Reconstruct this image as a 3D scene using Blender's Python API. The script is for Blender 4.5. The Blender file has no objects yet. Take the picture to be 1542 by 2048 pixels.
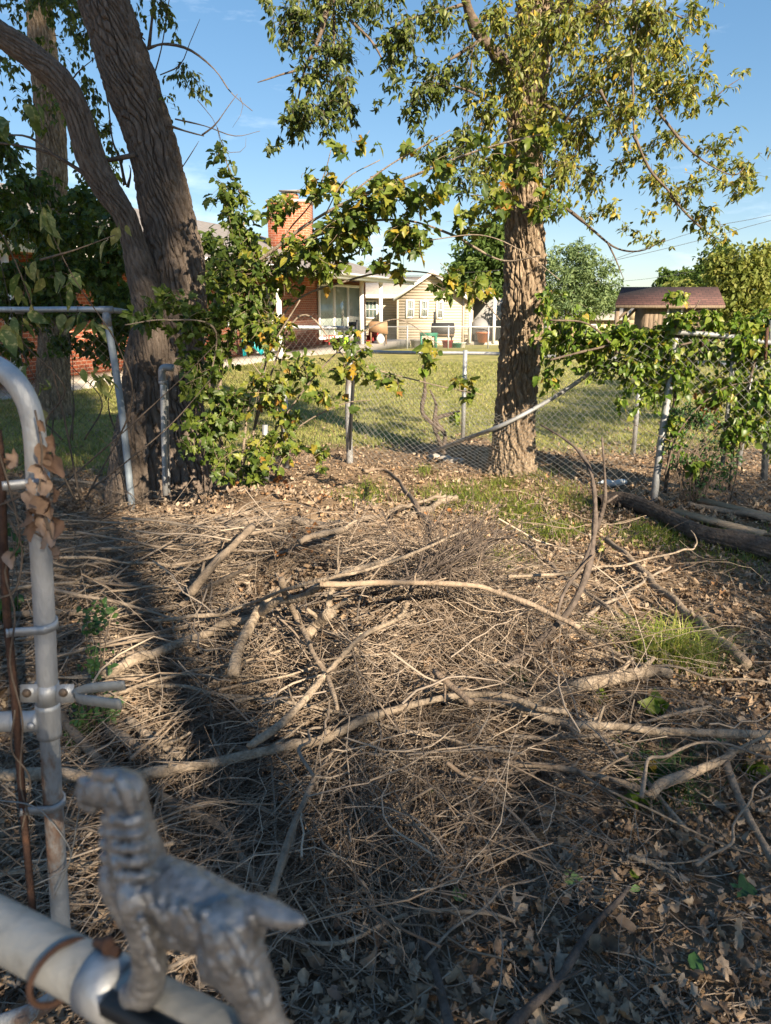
import bpy, bmesh, math, random
import numpy as np
from mathutils import Vector, Matrix
R = math.radians
rng = np.random.default_rng(7)
random.seed(7)
scene = bpy.context.scene
col = scene.collection

# ------------------------------------------------------------------ camera
FPX, PITCH, CAMH = 1480.0, R(15.6), 1.6
cd = bpy.data.cameras.new("camera"); cam = bpy.data.objects.new("camera", cd); col.objects.link(cam)
cam.location = (0, 0, CAMH); cam.rotation_euler = (R(90) - PITCH, 0, 0)
cd.sensor_fit = 'VERTICAL'; cd.sensor_height = 9.6; cd.lens = 9.6 * FPX / 2048
cd.clip_start = 0.02; cd.clip_end = 3000
cd.dof.use_dof = True; cd.dof.focus_distance = 5.0; cd.dof.aperture_fstop = 2.0
scene.camera = cam
# ------------------------------------------------------------------ world, sun, exposure
SUN_AZ, SUN_EL = R(30), R(27)            # azimuth to the right of straight behind the camera
S = Vector((math.sin(SUN_AZ) * math.cos(SUN_EL), -math.cos(SUN_AZ) * math.cos(SUN_EL), math.sin(SUN_EL)))
w = bpy.data.worlds.new("World"); scene.world = w; w.use_nodes = True
nt = w.node_tree; N = nt.nodes; Lk = nt.links
bg = N['Background']; bg.inputs['Strength'].default_value = 0.1
sky = N.new('ShaderNodeTexSky'); sky.sky_type = 'NISHITA'; sky.sun_disc = False
sky.sun_elevation = SUN_EL; sky.sun_rotation = math.pi - SUN_AZ
sky.air_density = 0.85; sky.dust_density = 0.15; sky.ozone_density = 2.2
tc = N.new('ShaderNodeTexCoord'); mp = N.new('ShaderNodeMapping'); mp.inputs['Scale'].default_value = (2.2, 2.2, 9)
no = N.new('ShaderNodeTexNoise'); no.inputs['Scale'].default_value = 1.7; no.inputs['Detail'].default_value = 7; no.inputs['Roughness'].default_value = .6
rp = N.new('ShaderNodeValToRGB'); rp.color_ramp.elements[0].position = .56; rp.color_ramp.elements[1].position = .85
rp.color_ramp.elements[1].color = (.55, .55, .55, 1)
mx = N.new('ShaderNodeMixRGB'); mx.inputs[2].default_value = (6.0, 6.4, 7.0, 1)
Lk.new(tc.outputs['Generated'], mp.inputs[0]); Lk.new(mp.outputs[0], no.inputs[0]); Lk.new(no.outputs[0], rp.inputs[0])
hs = N.new('ShaderNodeHueSaturation'); hs.inputs['Saturation'].default_value = 1.5; gm = N.new('ShaderNodeGamma'); gm.inputs[1].default_value = .60; Lk.new(sky.outputs[0], gm.inputs[0]); tn = N.new('ShaderNodeMixRGB'); tn.blend_type = 'MULTIPLY'; tn.inputs[0].default_value = 1; tn.inputs[2].default_value = (1.0, 1.0, 1.0, 1); Lk.new(gm.outputs[0], tn.inputs[1]); Lk.new(tn.outputs[0], hs.inputs['Color'])
Lk.new(rp.outputs[0], mx.inputs[0]); Lk.new(hs.outputs[0], mx.inputs[1]); Lk.new(mx.outputs[0], bg.inputs[0])
sl = bpy.data.lights.new("sun", 'SUN'); sl.energy = 5.0; sl.angle = R(0.53); sl.color = (1.0, .83, .62)
so = bpy.data.objects.new("sun", sl); col.objects.link(so); so.rotation_euler = S.to_track_quat('Z', 'Y').to_euler(); so.location = (5, -10, 20)
scene.view_settings.view_transform = 'Standard'; scene.view_settings.look = 'None'
scene.view_settings.exposure = 1.6; scene.view_settings.gamma = 1
scene.cycles.use_denoising = True
scene.cycles.max_bounces = 6; scene.cycles.diffuse_bounces = 3; scene.cycles.glossy_bounces = 2; scene.cycles.transparent_max_bounces = 6
scene.cycles.caustics_reflective = False; scene.cycles.caustics_refractive = False

# ------------------------------------------------------------------ helpers: projection
CP, SP = math.cos(PITCH), math.sin(PITCH)
def ray(px, py):
    a = (px - 771) / FPX; b = (py - 1024) / FPX
    return np.array([a, CP - b * SP, -SP - b * CP])
def at(px, py, Y):
    d = ray(px, py); return np.array([0, 0, CAMH]) + d * (Y / d[1])
def gz(px, py, z=0.0):
    d = ray(px, py); t = (z - CAMH) / d[2]; return np.array([0, 0, CAMH]) + d * t
def _h(ix, iy, iz, s):
    n = (ix * 374761393 + iy * 668265263 + iz * 2147483647 + s * 1274126177) & 0xFFFFFFFF
    n = ((n ^ (n >> 13)) * 1274126177) & 0xFFFFFFFF
    n = (n ^ (n >> 16)) & 0xFFFFFFFF
    return n.astype(np.float64) / 4294967295.0
def vn(x, y, z=0.0, s=0):
    x, y, z = np.broadcast_arrays(np.asarray(x, float), np.asarray(y, float), np.asarray(z, float))
    fx, fy, fz = np.floor(x), np.floor(y), np.floor(z)
    ix, iy, iz = fx.astype(np.int64), fy.astype(np.int64), fz.astype(np.int64)
    u, v, t = x - fx, y - fy, z - fz
    u = u * u * (3 - 2 * u); v = v * v * (3 - 2 * v); t = t * t * (3 - 2 * t)
    r = 0
    for a in (0, 1):
        for b in (0, 1):
            for c in (0, 1):
                r = r + _h(ix + a, iy + b, iz + c, s) * (u if a else 1 - u) * (v if b else 1 - v) * (t if c else 1 - t)
    return r
def fbm(x, y, z=0.0, s=0, o=3):
    r = 0; a = .5; f = 1.0; tot = 0
    for k in range(o):
        r = r + a * vn(np.asarray(x) * f, np.asarray(y) * f, np.asarray(z) * f, s + k); tot += a; a *= .5; f *= 2.03
    return r / tot
def sstep(a, b, x):
    t = np.clip((np.asarray(x, float) - a) / (b - a), 0, 1); return t * t * (3 - 2 * t)
MOUNDS = [(540, 1150, .8, .42, .20), (700, 1270, .85, .6, .46), (800, 1140, .6, .4, .14), (360, 1170, .9, .6, .24), (1000, 1420, 1.0, .6, .14), (620, 1120, .9, .6, .14)]
MW = [(gz(a, b)[0], gz(a, b)[1], c, d, e) for a, b, c, d, e in MOUNDS]
def H(x, y):
    x = np.asarray(x, float); y = np.asarray(y, float)
    near = 1 - sstep(14, 26, np.hypot(x, y))
    z = near * (.05 * (fbm(x * .7, y * .7, 0, 3) - .5) + .035 * (fbm(x * 3.1, y * 3.1, 0, 5) - .5))
    for a, b, c, d, e in MW:
        z = z + e * np.exp(-((x - a) / c) ** 2 - ((y - b) / d) ** 2)
    z = z - .033 * np.clip(y - 25, 0, 62)
    return z
def lawn_mask(x, y):
    e = fbm(x * .9, y * .9, 0, 11) * 1.6 - .8
    line = np.where(x < -1.2, 7.4, 8.9)
    line = np.where(x > 1.3, 8.3, line)
    return sstep(-.35, .5, y + e - line)
def gp(px, py, off=0.0):
    z = off
    for _ in range(10):
        p = gz(px, py, z); z = float(H(p[0], p[1])) + off
    return p

# ------------------------------------------------------------------ helpers: meshes
class MB:
    def __init__(s): s.v = []; s.l = []; s.n = []; s.r = []; s.k = 0
    def add(s, v, faces_idx, sizes, rnd=None):
        v = np.asarray(v, float).reshape(-1, 3)
        s.v.append(v); s.l.append(np.asarray(faces_idx, np.int64).ravel() + s.k); s.n.append(np.asarray(sizes, np.int64).ravel())
        s.r.append(np.full(len(v), random.random() if rnd is None else 0.0) if rnd is None or np.isscalar(rnd) else np.asarray(rnd, float))
        if np.isscalar(rnd) and rnd is not None: s.r[-1][:] = rnd
        s.k += len(v)
    def poly(s, pts, rnd=None):
        s.add(pts, list(range(len(pts))), [len(pts)], rnd)
    def box(s, c, d, rot=None, rnd=None):
        x, y, z = [t / 2 for t in d]
        v = np.array([[-x, -y, -z], [x, -y, -z], [x, y, -z], [-x, y, -z], [-x, -y, z], [x, -y, z], [x, y, z], [-x, y, z]])
        if rot is not None: v = v @ np.array(rot).T
        f = [[0, 3, 2, 1], [4, 5, 6, 7], [0, 1, 5, 4], [1, 2, 6, 5], [2, 3, 7, 6], [3, 0, 4, 7]]
        s.add(v + np.array(c), f, [4] * 6, rnd)
    def hexa(s, v, rnd=None):     # 4 bottom, 4 top corners
        f = [[0, 3, 2, 1], [4, 5, 6, 7], [0, 1, 5, 4], [1, 2, 6, 5], [2, 3, 7, 6], [3, 0, 4, 7]]
        s.add(v, f, [4] * 6, rnd)
    def tube(s, P, rad, sides=8, cap=True, rnd=None):
        P = np.asarray(P, float); rad = np.broadcast_to(np.asarray(rad, float), (len(P),))
        v = rings(P, rad, sides); n = len(P)
        i = np.arange(n - 1)[:, None] * sides; j = np.arange(sides)[None, :]; j2 = (j + 1) % sides
        f = np.stack([i + j, i + j2, i + sides + j2, i + sides + j], -1).reshape(-1, 4)
        idx = list(f.ravel()); sz = [4] * len(f)
        if cap:
            idx += list(range(sides - 1, -1, -1)) + [(n - 1) * sides + k for k in range(sides)]; sz += [sides, sides]
        s.add(v.reshape(-1, 3), idx, sz, rnd)
    def tubes(s, P, rad, sides, rnd):   # P (M,N,3), rad (M,N)
        M, n, _ = P.shape
        T = np.gradient(P, axis=1); T /= np.linalg.norm(T, axis=2, keepdims=True) + 1e-9
        ref = np.cross(T[:, n // 2], rng.normal(size=(M, 3))); ref /= np.linalg.norm(ref, axis=1, keepdims=True) + 1e-9
        U = ref[:, None, :] - (T * ref[:, None, :]).sum(2, keepdims=True) * T; U /= np.linalg.norm(U, axis=2, keepdims=True) + 1e-9
        V = np.cross(T, U)
        a = np.arange(sides) / sides * 2 * np.pi
        v = P[:, :, None, :] + rad[:, :, None, None] * (U[:, :, None, :] * np.cos(a)[None, None, :, None] + V[:, :, None, :] * np.sin(a)[None, None, :, None])
        i = np.arange(n - 1)[:, None] * sides; j = np.arange(sides)[None, :]; j2 = (j + 1) % sides
        f = np.stack([i + j, i + j2, i + sides + j2, i + sides + j], -1).reshape(-1)
        F = (np.arange(M)[:, None] * (n * sides) + f[None, :]).ravel()
        s.add(v.reshape(-1, 3), F, np.full(M * (n - 1) * sides, 4), np.repeat(rnd, n * sides))
    def leaves(s, tmpl, pos, ax, nr, size, rnd):   # pos, ax, nr (M,3)
        tv, tf = tmpl
        ax = ax / (np.linalg.norm(ax, axis=1, keepdims=True) + 1e-9)
        nr = nr - (nr * ax).sum(1, keepdims=True) * ax; nr /= np.linalg.norm(nr, axis=1, keepdims=True) + 1e-9
        sd = np.cross(nr, ax); M = len(pos); k = len(tv)
        v = pos[:, None, :] + size[:, None, None] * (tv[None, :, 0:1] * ax[:, None, :] + tv[None, :, 1:2] * sd[:, None, :] + tv[None, :, 2:3] * nr[:, None, :])
        idx = np.concatenate([np.array(f) for f in tf]); sz = np.array([len(f) for f in tf])
        F = (np.arange(M)[:, None] * k + idx[None, :]).ravel()
        s.add(v.reshape(-1, 3), F, np.tile(sz, M), np.repeat(rnd, k))
    def build(s, name, m, parent=None, smooth=False):
        me = bpy.data.meshes.new(name)
        v = np.concatenate(s.v); l = np.concatenate(s.l); n = np.concatenate(s.n); r = np.concatenate(s.r)
        me.vertices.add(len(v)); me.vertices.foreach_set("co", v.ravel())
        me.loops.add(len(l)); me.loops.foreach_set("vertex_index", l.astype(np.int32))
        me.polygons.add(len(n)); me.polygons.foreach_set("loop_start", np.concatenate([[0], np.cumsum(n)[:-1]]).astype(np.int32))
        if smooth: me.polygons.foreach_set("use_smooth", np.ones(len(n), bool))
        me.update(calc_edges=True); me.validate()
        at_ = me.attributes.new("rnd", 'FLOAT', 'POINT'); at_.data.foreach_set("value", r.astype(np.float32))
        me.materials.append(m)
        o = bpy.data.objects.new(name, me); col.objects.link(o)
        if parent is not None: o.parent = parent; o.matrix_parent_inverse = Matrix.Translation(parent.location).inverted() if parent.rotation_euler.z == 0 else parent.matrix_basis.inverted()
        return o
def rings(P, rad, sides):
    T = np.gradient(P, axis=0); T /= np.linalg.norm(T, axis=1, keepdims=True) + 1e-12
    u = np.cross(T[0], [0.3, .2, 1.0]); 
    if np.linalg.norm(u) < 1e-3: u = np.cross(T[0], [1, 0, 0])
    u /= np.linalg.norm(u); a = np.arange(sides) / sides * 2 * np.pi; out = []
    for i in range(len(P)):
        u = u - u.dot(T[i]) * T[i]; u /= np.linalg.norm(u) + 1e-12; v = np.cross(T[i], u)
        out.append(P[i] + rad[i] * (np.cos(a)[:, None] * u + np.sin(a)[:, None] * v))
    return np.array(out)
def smooth_path(P, n):
    P = np.asarray(P, float); m = len(P)
    if m == 2: return P[0] + (P[1] - P[0]) * np.linspace(0, 1, n)[:, None]
    E = np.vstack([2 * P[0] - P[1], P, 2 * P[-1] - P[-2]]); t = np.linspace(0, m - 1 - 1e-9, n); i = t.astype(int); f = (t - i)[:, None]
    a, b, c, d = E[i], E[i + 1], E[i + 2], E[i + 3]
    return .5 * ((2 * b) + (c - a) * f + (2 * a - 5 * b + 4 * c - d) * f ** 2 + (3 * b - a - 3 * c + d) * f ** 3)
def tag(o, label=None, cat=None, group=None, kind=None):
    if label: o['label'] = label
    if cat: o['category'] = cat
    if group: o['group'] = group
    if kind: o['kind'] = kind
    return o
def thing(name, label, cat, loc=(0, 0, 0), group=None, rz=0.0):
    o = bpy.data.objects.new(name, None); col.objects.link(o); o.location = loc; o.rotation_euler.z = rz; o.empty_display_size = .1
    return tag(o, label, cat, group)

# ------------------------------------------------------------------ helpers: materials
def new_mat(name):
    m = bpy.data.materials.new(name); m.use_nodes = True
    return m, m.node_tree.nodes, m.node_tree.links, m.node_tree.nodes['Principled BSDF']
def ramp(N, stops):
    r = N.new('ShaderNodeValToRGB'); e = r.color_ramp.elements
    e[0].position, e[0].color = stops[0][0], (*stops[0][1], 1); e[1].position, e[1].color = stops[-1][0], (*stops[-1][1], 1)
    for p, c in stops[1:-1]:
        k = e.new(p); k.color = (*c, 1)
    return r
def mat_noise(name, stops, scale=8, detail=6, rough=.85, metal=0, bump=0, bscale=None, stretch=(1, 1, 1), coord='Object', rndmix=0.0, rstops=None, rsrc='attr', spec=.3):
    m, N, L, b = new_mat(name)
    tc = N.new('ShaderNodeTexCoord'); mp = N.new('ShaderNodeMapping'); mp.inputs['Scale'].default_value = stretch
    L.new(tc.outputs[coord], mp.inputs[0])
    n = N.new('ShaderNodeTexNoise'); n.inputs['Scale'].default_value = scale; n.inputs['Detail'].default_value = detail; n.inputs['Roughness'].default_value = .65
    L.new(mp.outputs[0], n.inputs[0]); r = ramp(N, stops); L.new(n.outputs[0], r.inputs[0]); out = r.outputs[0]
    if rndmix:
        if rsrc == 'attr':
            a = N.new('ShaderNodeAttribute'); a.attribute_name = 'rnd'; src = a.outputs['Fac']
        else:
            a = N.new('ShaderNodeObjectInfo'); src = a.outputs['Random']
        r2 = ramp(N, rstops); L.new(src, r2.inputs[0])
        mm = N.new('ShaderNodeMixRGB'); mm.inputs[0].default_value = rndmix; L.new(out, mm.inputs[1]); L.new(r2.outputs[0], mm.inputs[2]); out = mm.outputs[0]
    L.new(out, b.inputs['Base Color']); b.inputs['Roughness'].default_value = rough; b.inputs['Metallic'].default_value = metal
    b.inputs['Specular IOR Level'].default_value = spec
    if bump:
        n2 = N.new('ShaderNodeTexNoise'); n2.inputs['Scale'].default_value = bscale or scale * 4; n2.inputs['Detail'].default_value = 8
        L.new(mp.outputs[0], n2.inputs[0]); bp = N.new('ShaderNodeBump'); bp.inputs['Strength'].default_value = bump; bp.inputs['Distance'].default_value = .02
        L.new(n2.outputs[0], bp.inputs['Height']); L.new(bp.outputs[0], b.inputs['Normal'])
    return m
def mat_leaf(name, stops, trans=.35, rough=.5, spot=None, gloss=.35, tint=(1.25, 1.2, .6)):
    m, N, L, b = new_mat(name)
    a = N.new('ShaderNodeAttribute'); a.attribute_name = 'rnd'; r = ramp(N, stops); L.new(a.outputs['Fac'], r.inputs[0]); out = r.outputs[0]
    tc = N.new('ShaderNodeTexCoord'); n = N.new('ShaderNodeTexNoise'); n.inputs['Scale'].default_value = 45; n.inputs['Detail'].default_value = 4; L.new(tc.outputs['Object'], n.inputs[0])
    if spot:
        rr = ramp(N, [(.55, (0, 0, 0)), (.68, (1, 1, 1))]); L.new(n.outputs[0], rr.inputs[0])
        mm = N.new('ShaderNodeMixRGB'); mm.inputs[2].default_value = (*spot, 1); L.new(rr.outputs[0], mm.inputs[0]); L.new(out, mm.inputs[1]); out = mm.outputs[0]
    hv = N.new('ShaderNodeHueSaturation'); ma = N.new('ShaderNodeMapRange'); ma.inputs['From Min'].default_value = .3; ma.inputs['From Max'].default_value = .7; ma.inputs['To Min'].default_value = .75; ma.inputs['To Max'].default_value = 1.25
    L.new(n.outputs[0], ma.inputs[0]); L.new(ma.outputs[0], hv.inputs['Value']); L.new(out, hv.inputs['Color']); out = hv.outputs[0]
    L.new(out, b.inputs['Base Color']); b.inputs['Roughness'].default_value = rough; b.inputs['Specular IOR Level'].default_value = gloss
    if trans:
        t = N.new('ShaderNodeBsdfTranslucent'); tm = N.new('ShaderNodeMixRGB'); tm.blend_type = 'MULTIPLY'; tm.inputs[0].default_value = 1; tm.inputs[2].default_value = (*tint, 1)
        L.new(out, tm.inputs[1]); L.new(tm.outputs[0], t.inputs[0])
        ms = N.new('ShaderNodeMixShader'); ms.inputs[0].default_value = trans; L.new(b.outputs[0], ms.inputs[1]); L.new(t.outputs[0], ms.inputs[2])
        L.new(ms.outputs[0], N['Material Output'].inputs[0])
    return m
def mat_plain(name, c, rough=.5, metal=0, var=.12, scale=14, bump=0.0, spec=.4):
    lo = tuple(x * (1 - var) for x in c); hi = tuple(min(1, x * (1 + var)) for x in c)
    return mat_noise(name, [(.3, lo), (.7, hi)], scale, 5, rough, metal, bump, scale * 5, spec=spec)

M = {}
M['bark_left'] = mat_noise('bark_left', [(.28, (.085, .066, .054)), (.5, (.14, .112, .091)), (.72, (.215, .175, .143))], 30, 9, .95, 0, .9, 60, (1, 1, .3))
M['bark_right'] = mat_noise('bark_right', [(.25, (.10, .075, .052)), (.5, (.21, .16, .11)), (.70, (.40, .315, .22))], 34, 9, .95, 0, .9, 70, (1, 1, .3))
M['bark_thin'] = mat_noise('bark_thin', [(.3, (.07, .052, .04)), (.7, (.17, .135, .105))], 30, 5, .9, 0, .3, 90)
STICK_R = [(0, (.10, .08, .062)), (.35, (.22, .17, .125)), (.6, (.20, .175, .15)), (.8, (.36, .28, .20)), (1, (.15, .10, .07))]
M['stick'] = mat_noise('stick', [(.3, (.10, .08, .06)), (.5, (.24, .19, .14)), (.72, (.42, .345, .26))], 26, 7, .9, 0, .5, 80, rndmix=.5, rstops=STICK_R, rsrc='obj')
M['stick_pale'] = mat_noise('stick_pale', [(.3, (.11, .085, .062)), (.48, (.25, .20, .148)), (.72, (.40, .33, .25))], 34, 9, .92, 0, .9, 60)
M['stick_dark'] = mat_noise('stick_dark', [(.3, (.045, .036, .03)), (.7, (.15, .12, .10))], 22, 7, .92, 0, .5, 80)
M['twig'] = mat_noise('twig', [(.3, (.16, .115, .078)), (.7, (.38, .285, .19))], 20, 4, .9, 0, rndmix=.8, rstops=[(0, (.055, .043, .036)), (.25, (.13, .098, .073)), (.5, (.25, .195, .145)), (.75, (.23, .20, .172)), (1, (.44, .365, .28))])
M['litter'] = mat_leaf('litter', [(0, (.12, .085, .06)), (.3, (.23, .163, .11)), (.55, (.36, .265, .175)), (.75, (.31, .255, .20)), (.92, (.46, .365, .26)), (1, (.36, .20, .095))], .15, .75, gloss=.2, tint=(1.1, .9, .6))
M['dead_leaf'] = mat_leaf('dead_leaf', [(0, (.16, .10, .07)), (.6, (.27, .19, .14)), (1, (.34, .26, .21))], .2, .8, gloss=.15, tint=(1.1, .8, .5))
M['maple'] = mat_leaf('maple', [(0, (.040, .075, .016)), (.45, (.095, .145, .024)), (.75, (.17, .21, .032)), (.92, (.27, .26, .04)), (.97, (.36, .25, .03)), (1, (.26, .12, .03))], .4, .45, gloss=.4)
M['tree_leaf'] = mat_leaf('tree_leaf', [(0, (.035, .058, .016)), (.45, (.10, .135, .028)), (.8, (.19, .215, .042)), (.94, (.28, .26, .05)), (1, (.42, .30, .04))], .38, .45, gloss=.4)
M['vine'] = mat_leaf('vine', [(0, (.06, .12, .016)), (.5, (.14, .225, .028)), (.88, (.24, .30, .05)), (.975, (.32, .31, .06)), (1, (.45, .28, .04))], .45, .4, gloss=.45)
M['spotted'] = mat_leaf('spotted', [(0, (.10, .15, .045)), (.6, (.17, .21, .07)), (1, (.25, .24, .09))], .4, .5, spot=(.36, .34, .16))
M['far_leaf'] = mat_leaf('far_leaf', [(0, (.045, .085, .022)), (.5, (.075, .125, .03)), (1, (.13, .175, .04))], .3, .6, gloss=.2)
M['yellow_leaf'] = mat_leaf('yellow_leaf', [(0, (.11, .15, .035)), (.5, (.19, .225, .055)), (1, (.30, .29, .09))], .35, .6, gloss=.2)
M['pine_leaf'] = mat_leaf('pine_leaf', [(0, (.08, .13, .06)), (.5, (.14, .20, .085)), (1, (.21, .27, .11))], .25, .6, gloss=.2)  # leaf tones lightened, distance haze put into the colour
M['grass'] = mat_leaf('grass', [(0, (.12, .16, .04)), (.5, (.25, .285, .075)), (.85, (.42, .39, .15)), (1, (.50, .42, .21))], .35, .5, gloss=.3)
M['tuft'] = mat_leaf('tuft', [(0, (.10, .16, .025)), (.5, (.21, .26, .045)), (.85, (.35, .36, .08)), (1, (.48, .40, .18))], .4, .4, gloss=.4)
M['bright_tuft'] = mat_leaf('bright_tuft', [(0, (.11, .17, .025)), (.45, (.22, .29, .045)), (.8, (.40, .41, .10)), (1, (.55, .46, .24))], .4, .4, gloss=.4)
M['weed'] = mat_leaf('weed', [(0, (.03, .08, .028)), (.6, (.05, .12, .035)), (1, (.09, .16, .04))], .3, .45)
M['green_leaf'] = mat_leaf('green_leaf', [(0, (.16, .27, .09)), (1, (.26, .38, .16))], .2, .5, gloss=.25)
M['orange_leaf'] = mat_leaf('orange_leaf', [(0, (.28, .12, .05)), (1, (.42, .20, .075))], .3, .6, gloss=.2)
M['galv_gate'] = mat_noise('galv_gate', [(.24, (.20, .12, .08)), (.34, (.27, .26, .25)), (.42, (.36, .375, .39)), (.6, (.46, .48, .50)), (.75, (.56, .58, .60))], 14, 9, .5, .45, .2, 160, (1, 1, .35))
M['galv_rust'] = mat_noise('galv_rust', [(.30, (.17, .085, .05)), (.40, (.22, .17, .14)), (.46, (.27, .28, .285)), (.62, (.35, .365, .38)), (.70, (.40, .41, .42)), (.72, (.72, .71, .68))], 11, 9, .6, .25, .3, 140, (1, 1, .5))
M['galv'] = mat_noise('galv', [(.3, (.30, .315, .33)), (.5, (.42, .44, .46)), (.7, (.52, .54, .56))], 30, 7, .5, .55, .12, 160, (1, 1, .25))
M['galv_old'] = mat_noise('galv_old', [(.28, (.16, .13, .11)), (.42, (.28, .29, .30)), (.7, (.40, .42, .44))], 9, 8, .6, .4, .2, 120, (1, 1, .5))
M['galv_blue'] = mat_noise('galv_blue', [(.3, (.22, .27, .32)), (.7, (.33, .39, .45))], 12, 6, .6, .3, .1, 120)
M['wire'] = mat_plain('wire', (.26, .26, .25), .6, .4)
M['wire_dark'] = mat_plain('wire_dark', (.10, .09, .08), .7, .3)
M['rust'] = mat_noise('rust', [(.3, (.045, .025, .02)), (.55, (.085, .048, .035)), (.75, (.17, .085, .05))], 30, 7, .85, .1, .4, 120)
M['bolt'] = mat_noise('bolt', [(.3, (.10, .075, .055)), (.7, (.22, .17, .13))], 120, 5, .6, .5)
M['cast'] = mat_noise('cast', [(.3, (.14, .14, .14)), (.5, (.27, .27, .27)), (.72, (.40, .40, .40))], 70, 6, .38, .55, .25, 200)
M['white_pipe'] = mat_noise('white_pipe', [(.28, (.15, .14, .125)), (.43, (.31, .31, .29)), (.7, (.40, .40, .38))], 25, 9, .55, .1, .15, 120)
M['white_paint'] = mat_plain('white_paint', (.78, .76, .72), .5, 0, .05, 3)
M['soffit'] = mat_plain('soffit', (.62, .42, .20), .6, 0, .08, 3)
M['asphalt_roof'] = mat_noise('asphalt_roof', [(.3, (.16, .15, .145)), (.7, (.27, .25, .235))], 5, 8, .95, 0, .4, 40)
M['tan_roof'] = mat_noise('tan_roof', [(.3, (.25, .225, .20)), (.7, (.36, .33, .29))], 5, 8, .95, 0, .4, 40)
M['glass'] = mat_plain('glass', (.10, .14, .13), .08, 0, .3, 1.2, spec=.8)
M['glass_pale'] = mat_plain('glass_pale', (.30, .36, .33), .12, 0, .35, .8, spec=.8)
M['concrete'] = mat_noise('concrete', [(.3, (.34, .31, .28)), (.7, (.46, .43, .38))], 3, 7, .9)
M['weathered'] = mat_noise('weathered', [(.3, (.10, .075, .055)), (.55, (.19, .145, .105)), (.75, (.30, .235, .175))], 9, 7, .9, 0, .4, 30, (3, 3, .35))
M['fence_wood'] = mat_noise('fence_wood', [(.3, (.33, .235, .15)), (.7, (.48, .36, .24))], 7, 7, .9, 0, .4, 30, (3, 3, .3))
M['plank'] = mat_noise('plank', [(.3, (.27, .20, .13)), (.7, (.46, .36, .25))], 20, 7, .9, 0, .4, 60, (.4, 3, 3))
M['red'] = mat_plain('red', (.27, .028, .025), .5); M['green_plastic'] = mat_plain('green_plastic', (.025, .19, .12), .45)
M['teal'] = mat_plain('teal', (.015, .30, .34), .45); M['orange'] = mat_plain('orange', (.36, .13, .06), .6)
M['lime'] = mat_plain('lime', (.35, .75, .03), .4); M['black'] = mat_plain('black', (.035, .035, .035), .6); M['grey'] = mat_plain('grey', (.22, .22, .22), .6)
M['brown'] = mat_plain('brown', (.27, .17, .10), .6); M['clear'] = mat_plain('clear', (.55, .62, .68), .2, 0, .2, 20, spec=.7)
M['log_bark'] = mat_noise('log_bark', [(.25, (.045, .034, .028)), (.5, (.10, .078, .062)), (.75, (.18, .145, .115))], 18, 8, .95, 0, .6, 60)
M['hill'] = mat_noise('hill', [(.3, (.05, .09, .05)), (.7, (.09, .13, .07))], .05, 6, .95)
def mat_brick(name):
    m, N, L, b = new_mat(name)
    tc = N.new('ShaderNodeTexCoord'); sx = N.new('ShaderNodeSeparateXYZ'); L.new(tc.outputs['Object'], sx.inputs[0])
    ad = N.new('ShaderNodeMath'); L.new(sx.outputs[0], ad.inputs[0]); L.new(sx.outputs[1], ad.inputs[1])
    cx = N.new('ShaderNodeCombineXYZ'); L.new(ad.outputs[0], cx.inputs[0]); L.new(sx.outputs[2], cx.inputs[1])
    bt = N.new('ShaderNodeTexBrick'); bt.inputs['Scale'].default_value = 1; bt.inputs['Brick Width'].default_value = .24; bt.inputs['Row Height'].default_value = .085; bt.inputs['Mortar Size'].default_value = .008
    bt.inputs['Color1'].default_value = (.40, .11, .048, 1); bt.inputs['Color2'].default_value = (.27, .072, .036, 1); bt.inputs['Mortar'].default_value = (.44, .31, .23, 1); bt.inputs['Bias'].default_value = 0
    L.new(cx.outputs[0], bt.inputs[0])
    n = N.new('ShaderNodeTexNoise'); n.inputs['Scale'].default_value = 4; L.new(tc.outputs['Object'], n.inputs[0])
    mm = N.new('ShaderNodeMixRGB'); mm.blend_type = 'OVERLAY'; mm.inputs[0].default_value = .25; L.new(bt.outputs[0], mm.inputs[1]); L.new(n.outputs[0], mm.inputs[2])
    L.new(mm.outputs[0], b.inputs['Base Color']); b.inputs['Roughness'].default_value = .9
    bp = N.new('ShaderNodeBump'); bp.inputs['Strength'].default_value = .5; bp.inputs['Distance'].default_value = .01; L.new(bt.outputs['Fac'], bp.inputs['Height']); bp.invert = True; L.new(bp.outputs[0], b.inputs['Normal'])
    return m
M['brick'] = mat_brick('brick')
def mat_shingle(name, c1, c2, c3):
    m, N, L, b = new_mat(name)
    tc = N.new('ShaderNodeTexCoord'); bt = N.new('ShaderNodeTexBrick'); bt.inputs['Scale'].default_value = 1; bt.inputs['Brick Width'].default_value = .33; bt.inputs['Row Height'].default_value = .14; bt.inputs['Mortar Size'].default_value = .012
    bt.inputs['Color1'].default_value = (*c1, 1); bt.inputs['Color2'].default_value = (*c2, 1); bt.inputs['Mortar'].default_value = (*c3, 1)
    sx = N.new('ShaderNodeSeparateXYZ'); L.new(tc.outputs['Object'], sx.inputs[0]); cx = N.new('ShaderNodeCombineXYZ')
    mu = N.new('ShaderNodeMath'); mu.operation = 'MULTIPLY'; mu.inputs[1].default_value = 1.7; L.new(sx.outputs[2], mu.inputs[0])
    L.new(sx.outputs[0], cx.inputs[0]); L.new(mu.outputs[0], cx.inputs[1]); L.new(cx.outputs[0], bt.inputs[0])
    L.new(bt.outputs[0], b.inputs['Base Color']); b.inputs['Roughness'].default_value = .9
    bp = N.new('ShaderNodeBump'); bp.inputs['Strength'].default_value = .4; bp.inputs['Distance'].default_value = .01; bp.invert = True; L.new(bt.outputs['Fac'], bp.inputs['Height']); L.new(bp.outputs[0], b.inputs['Normal'])
    return m
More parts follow.
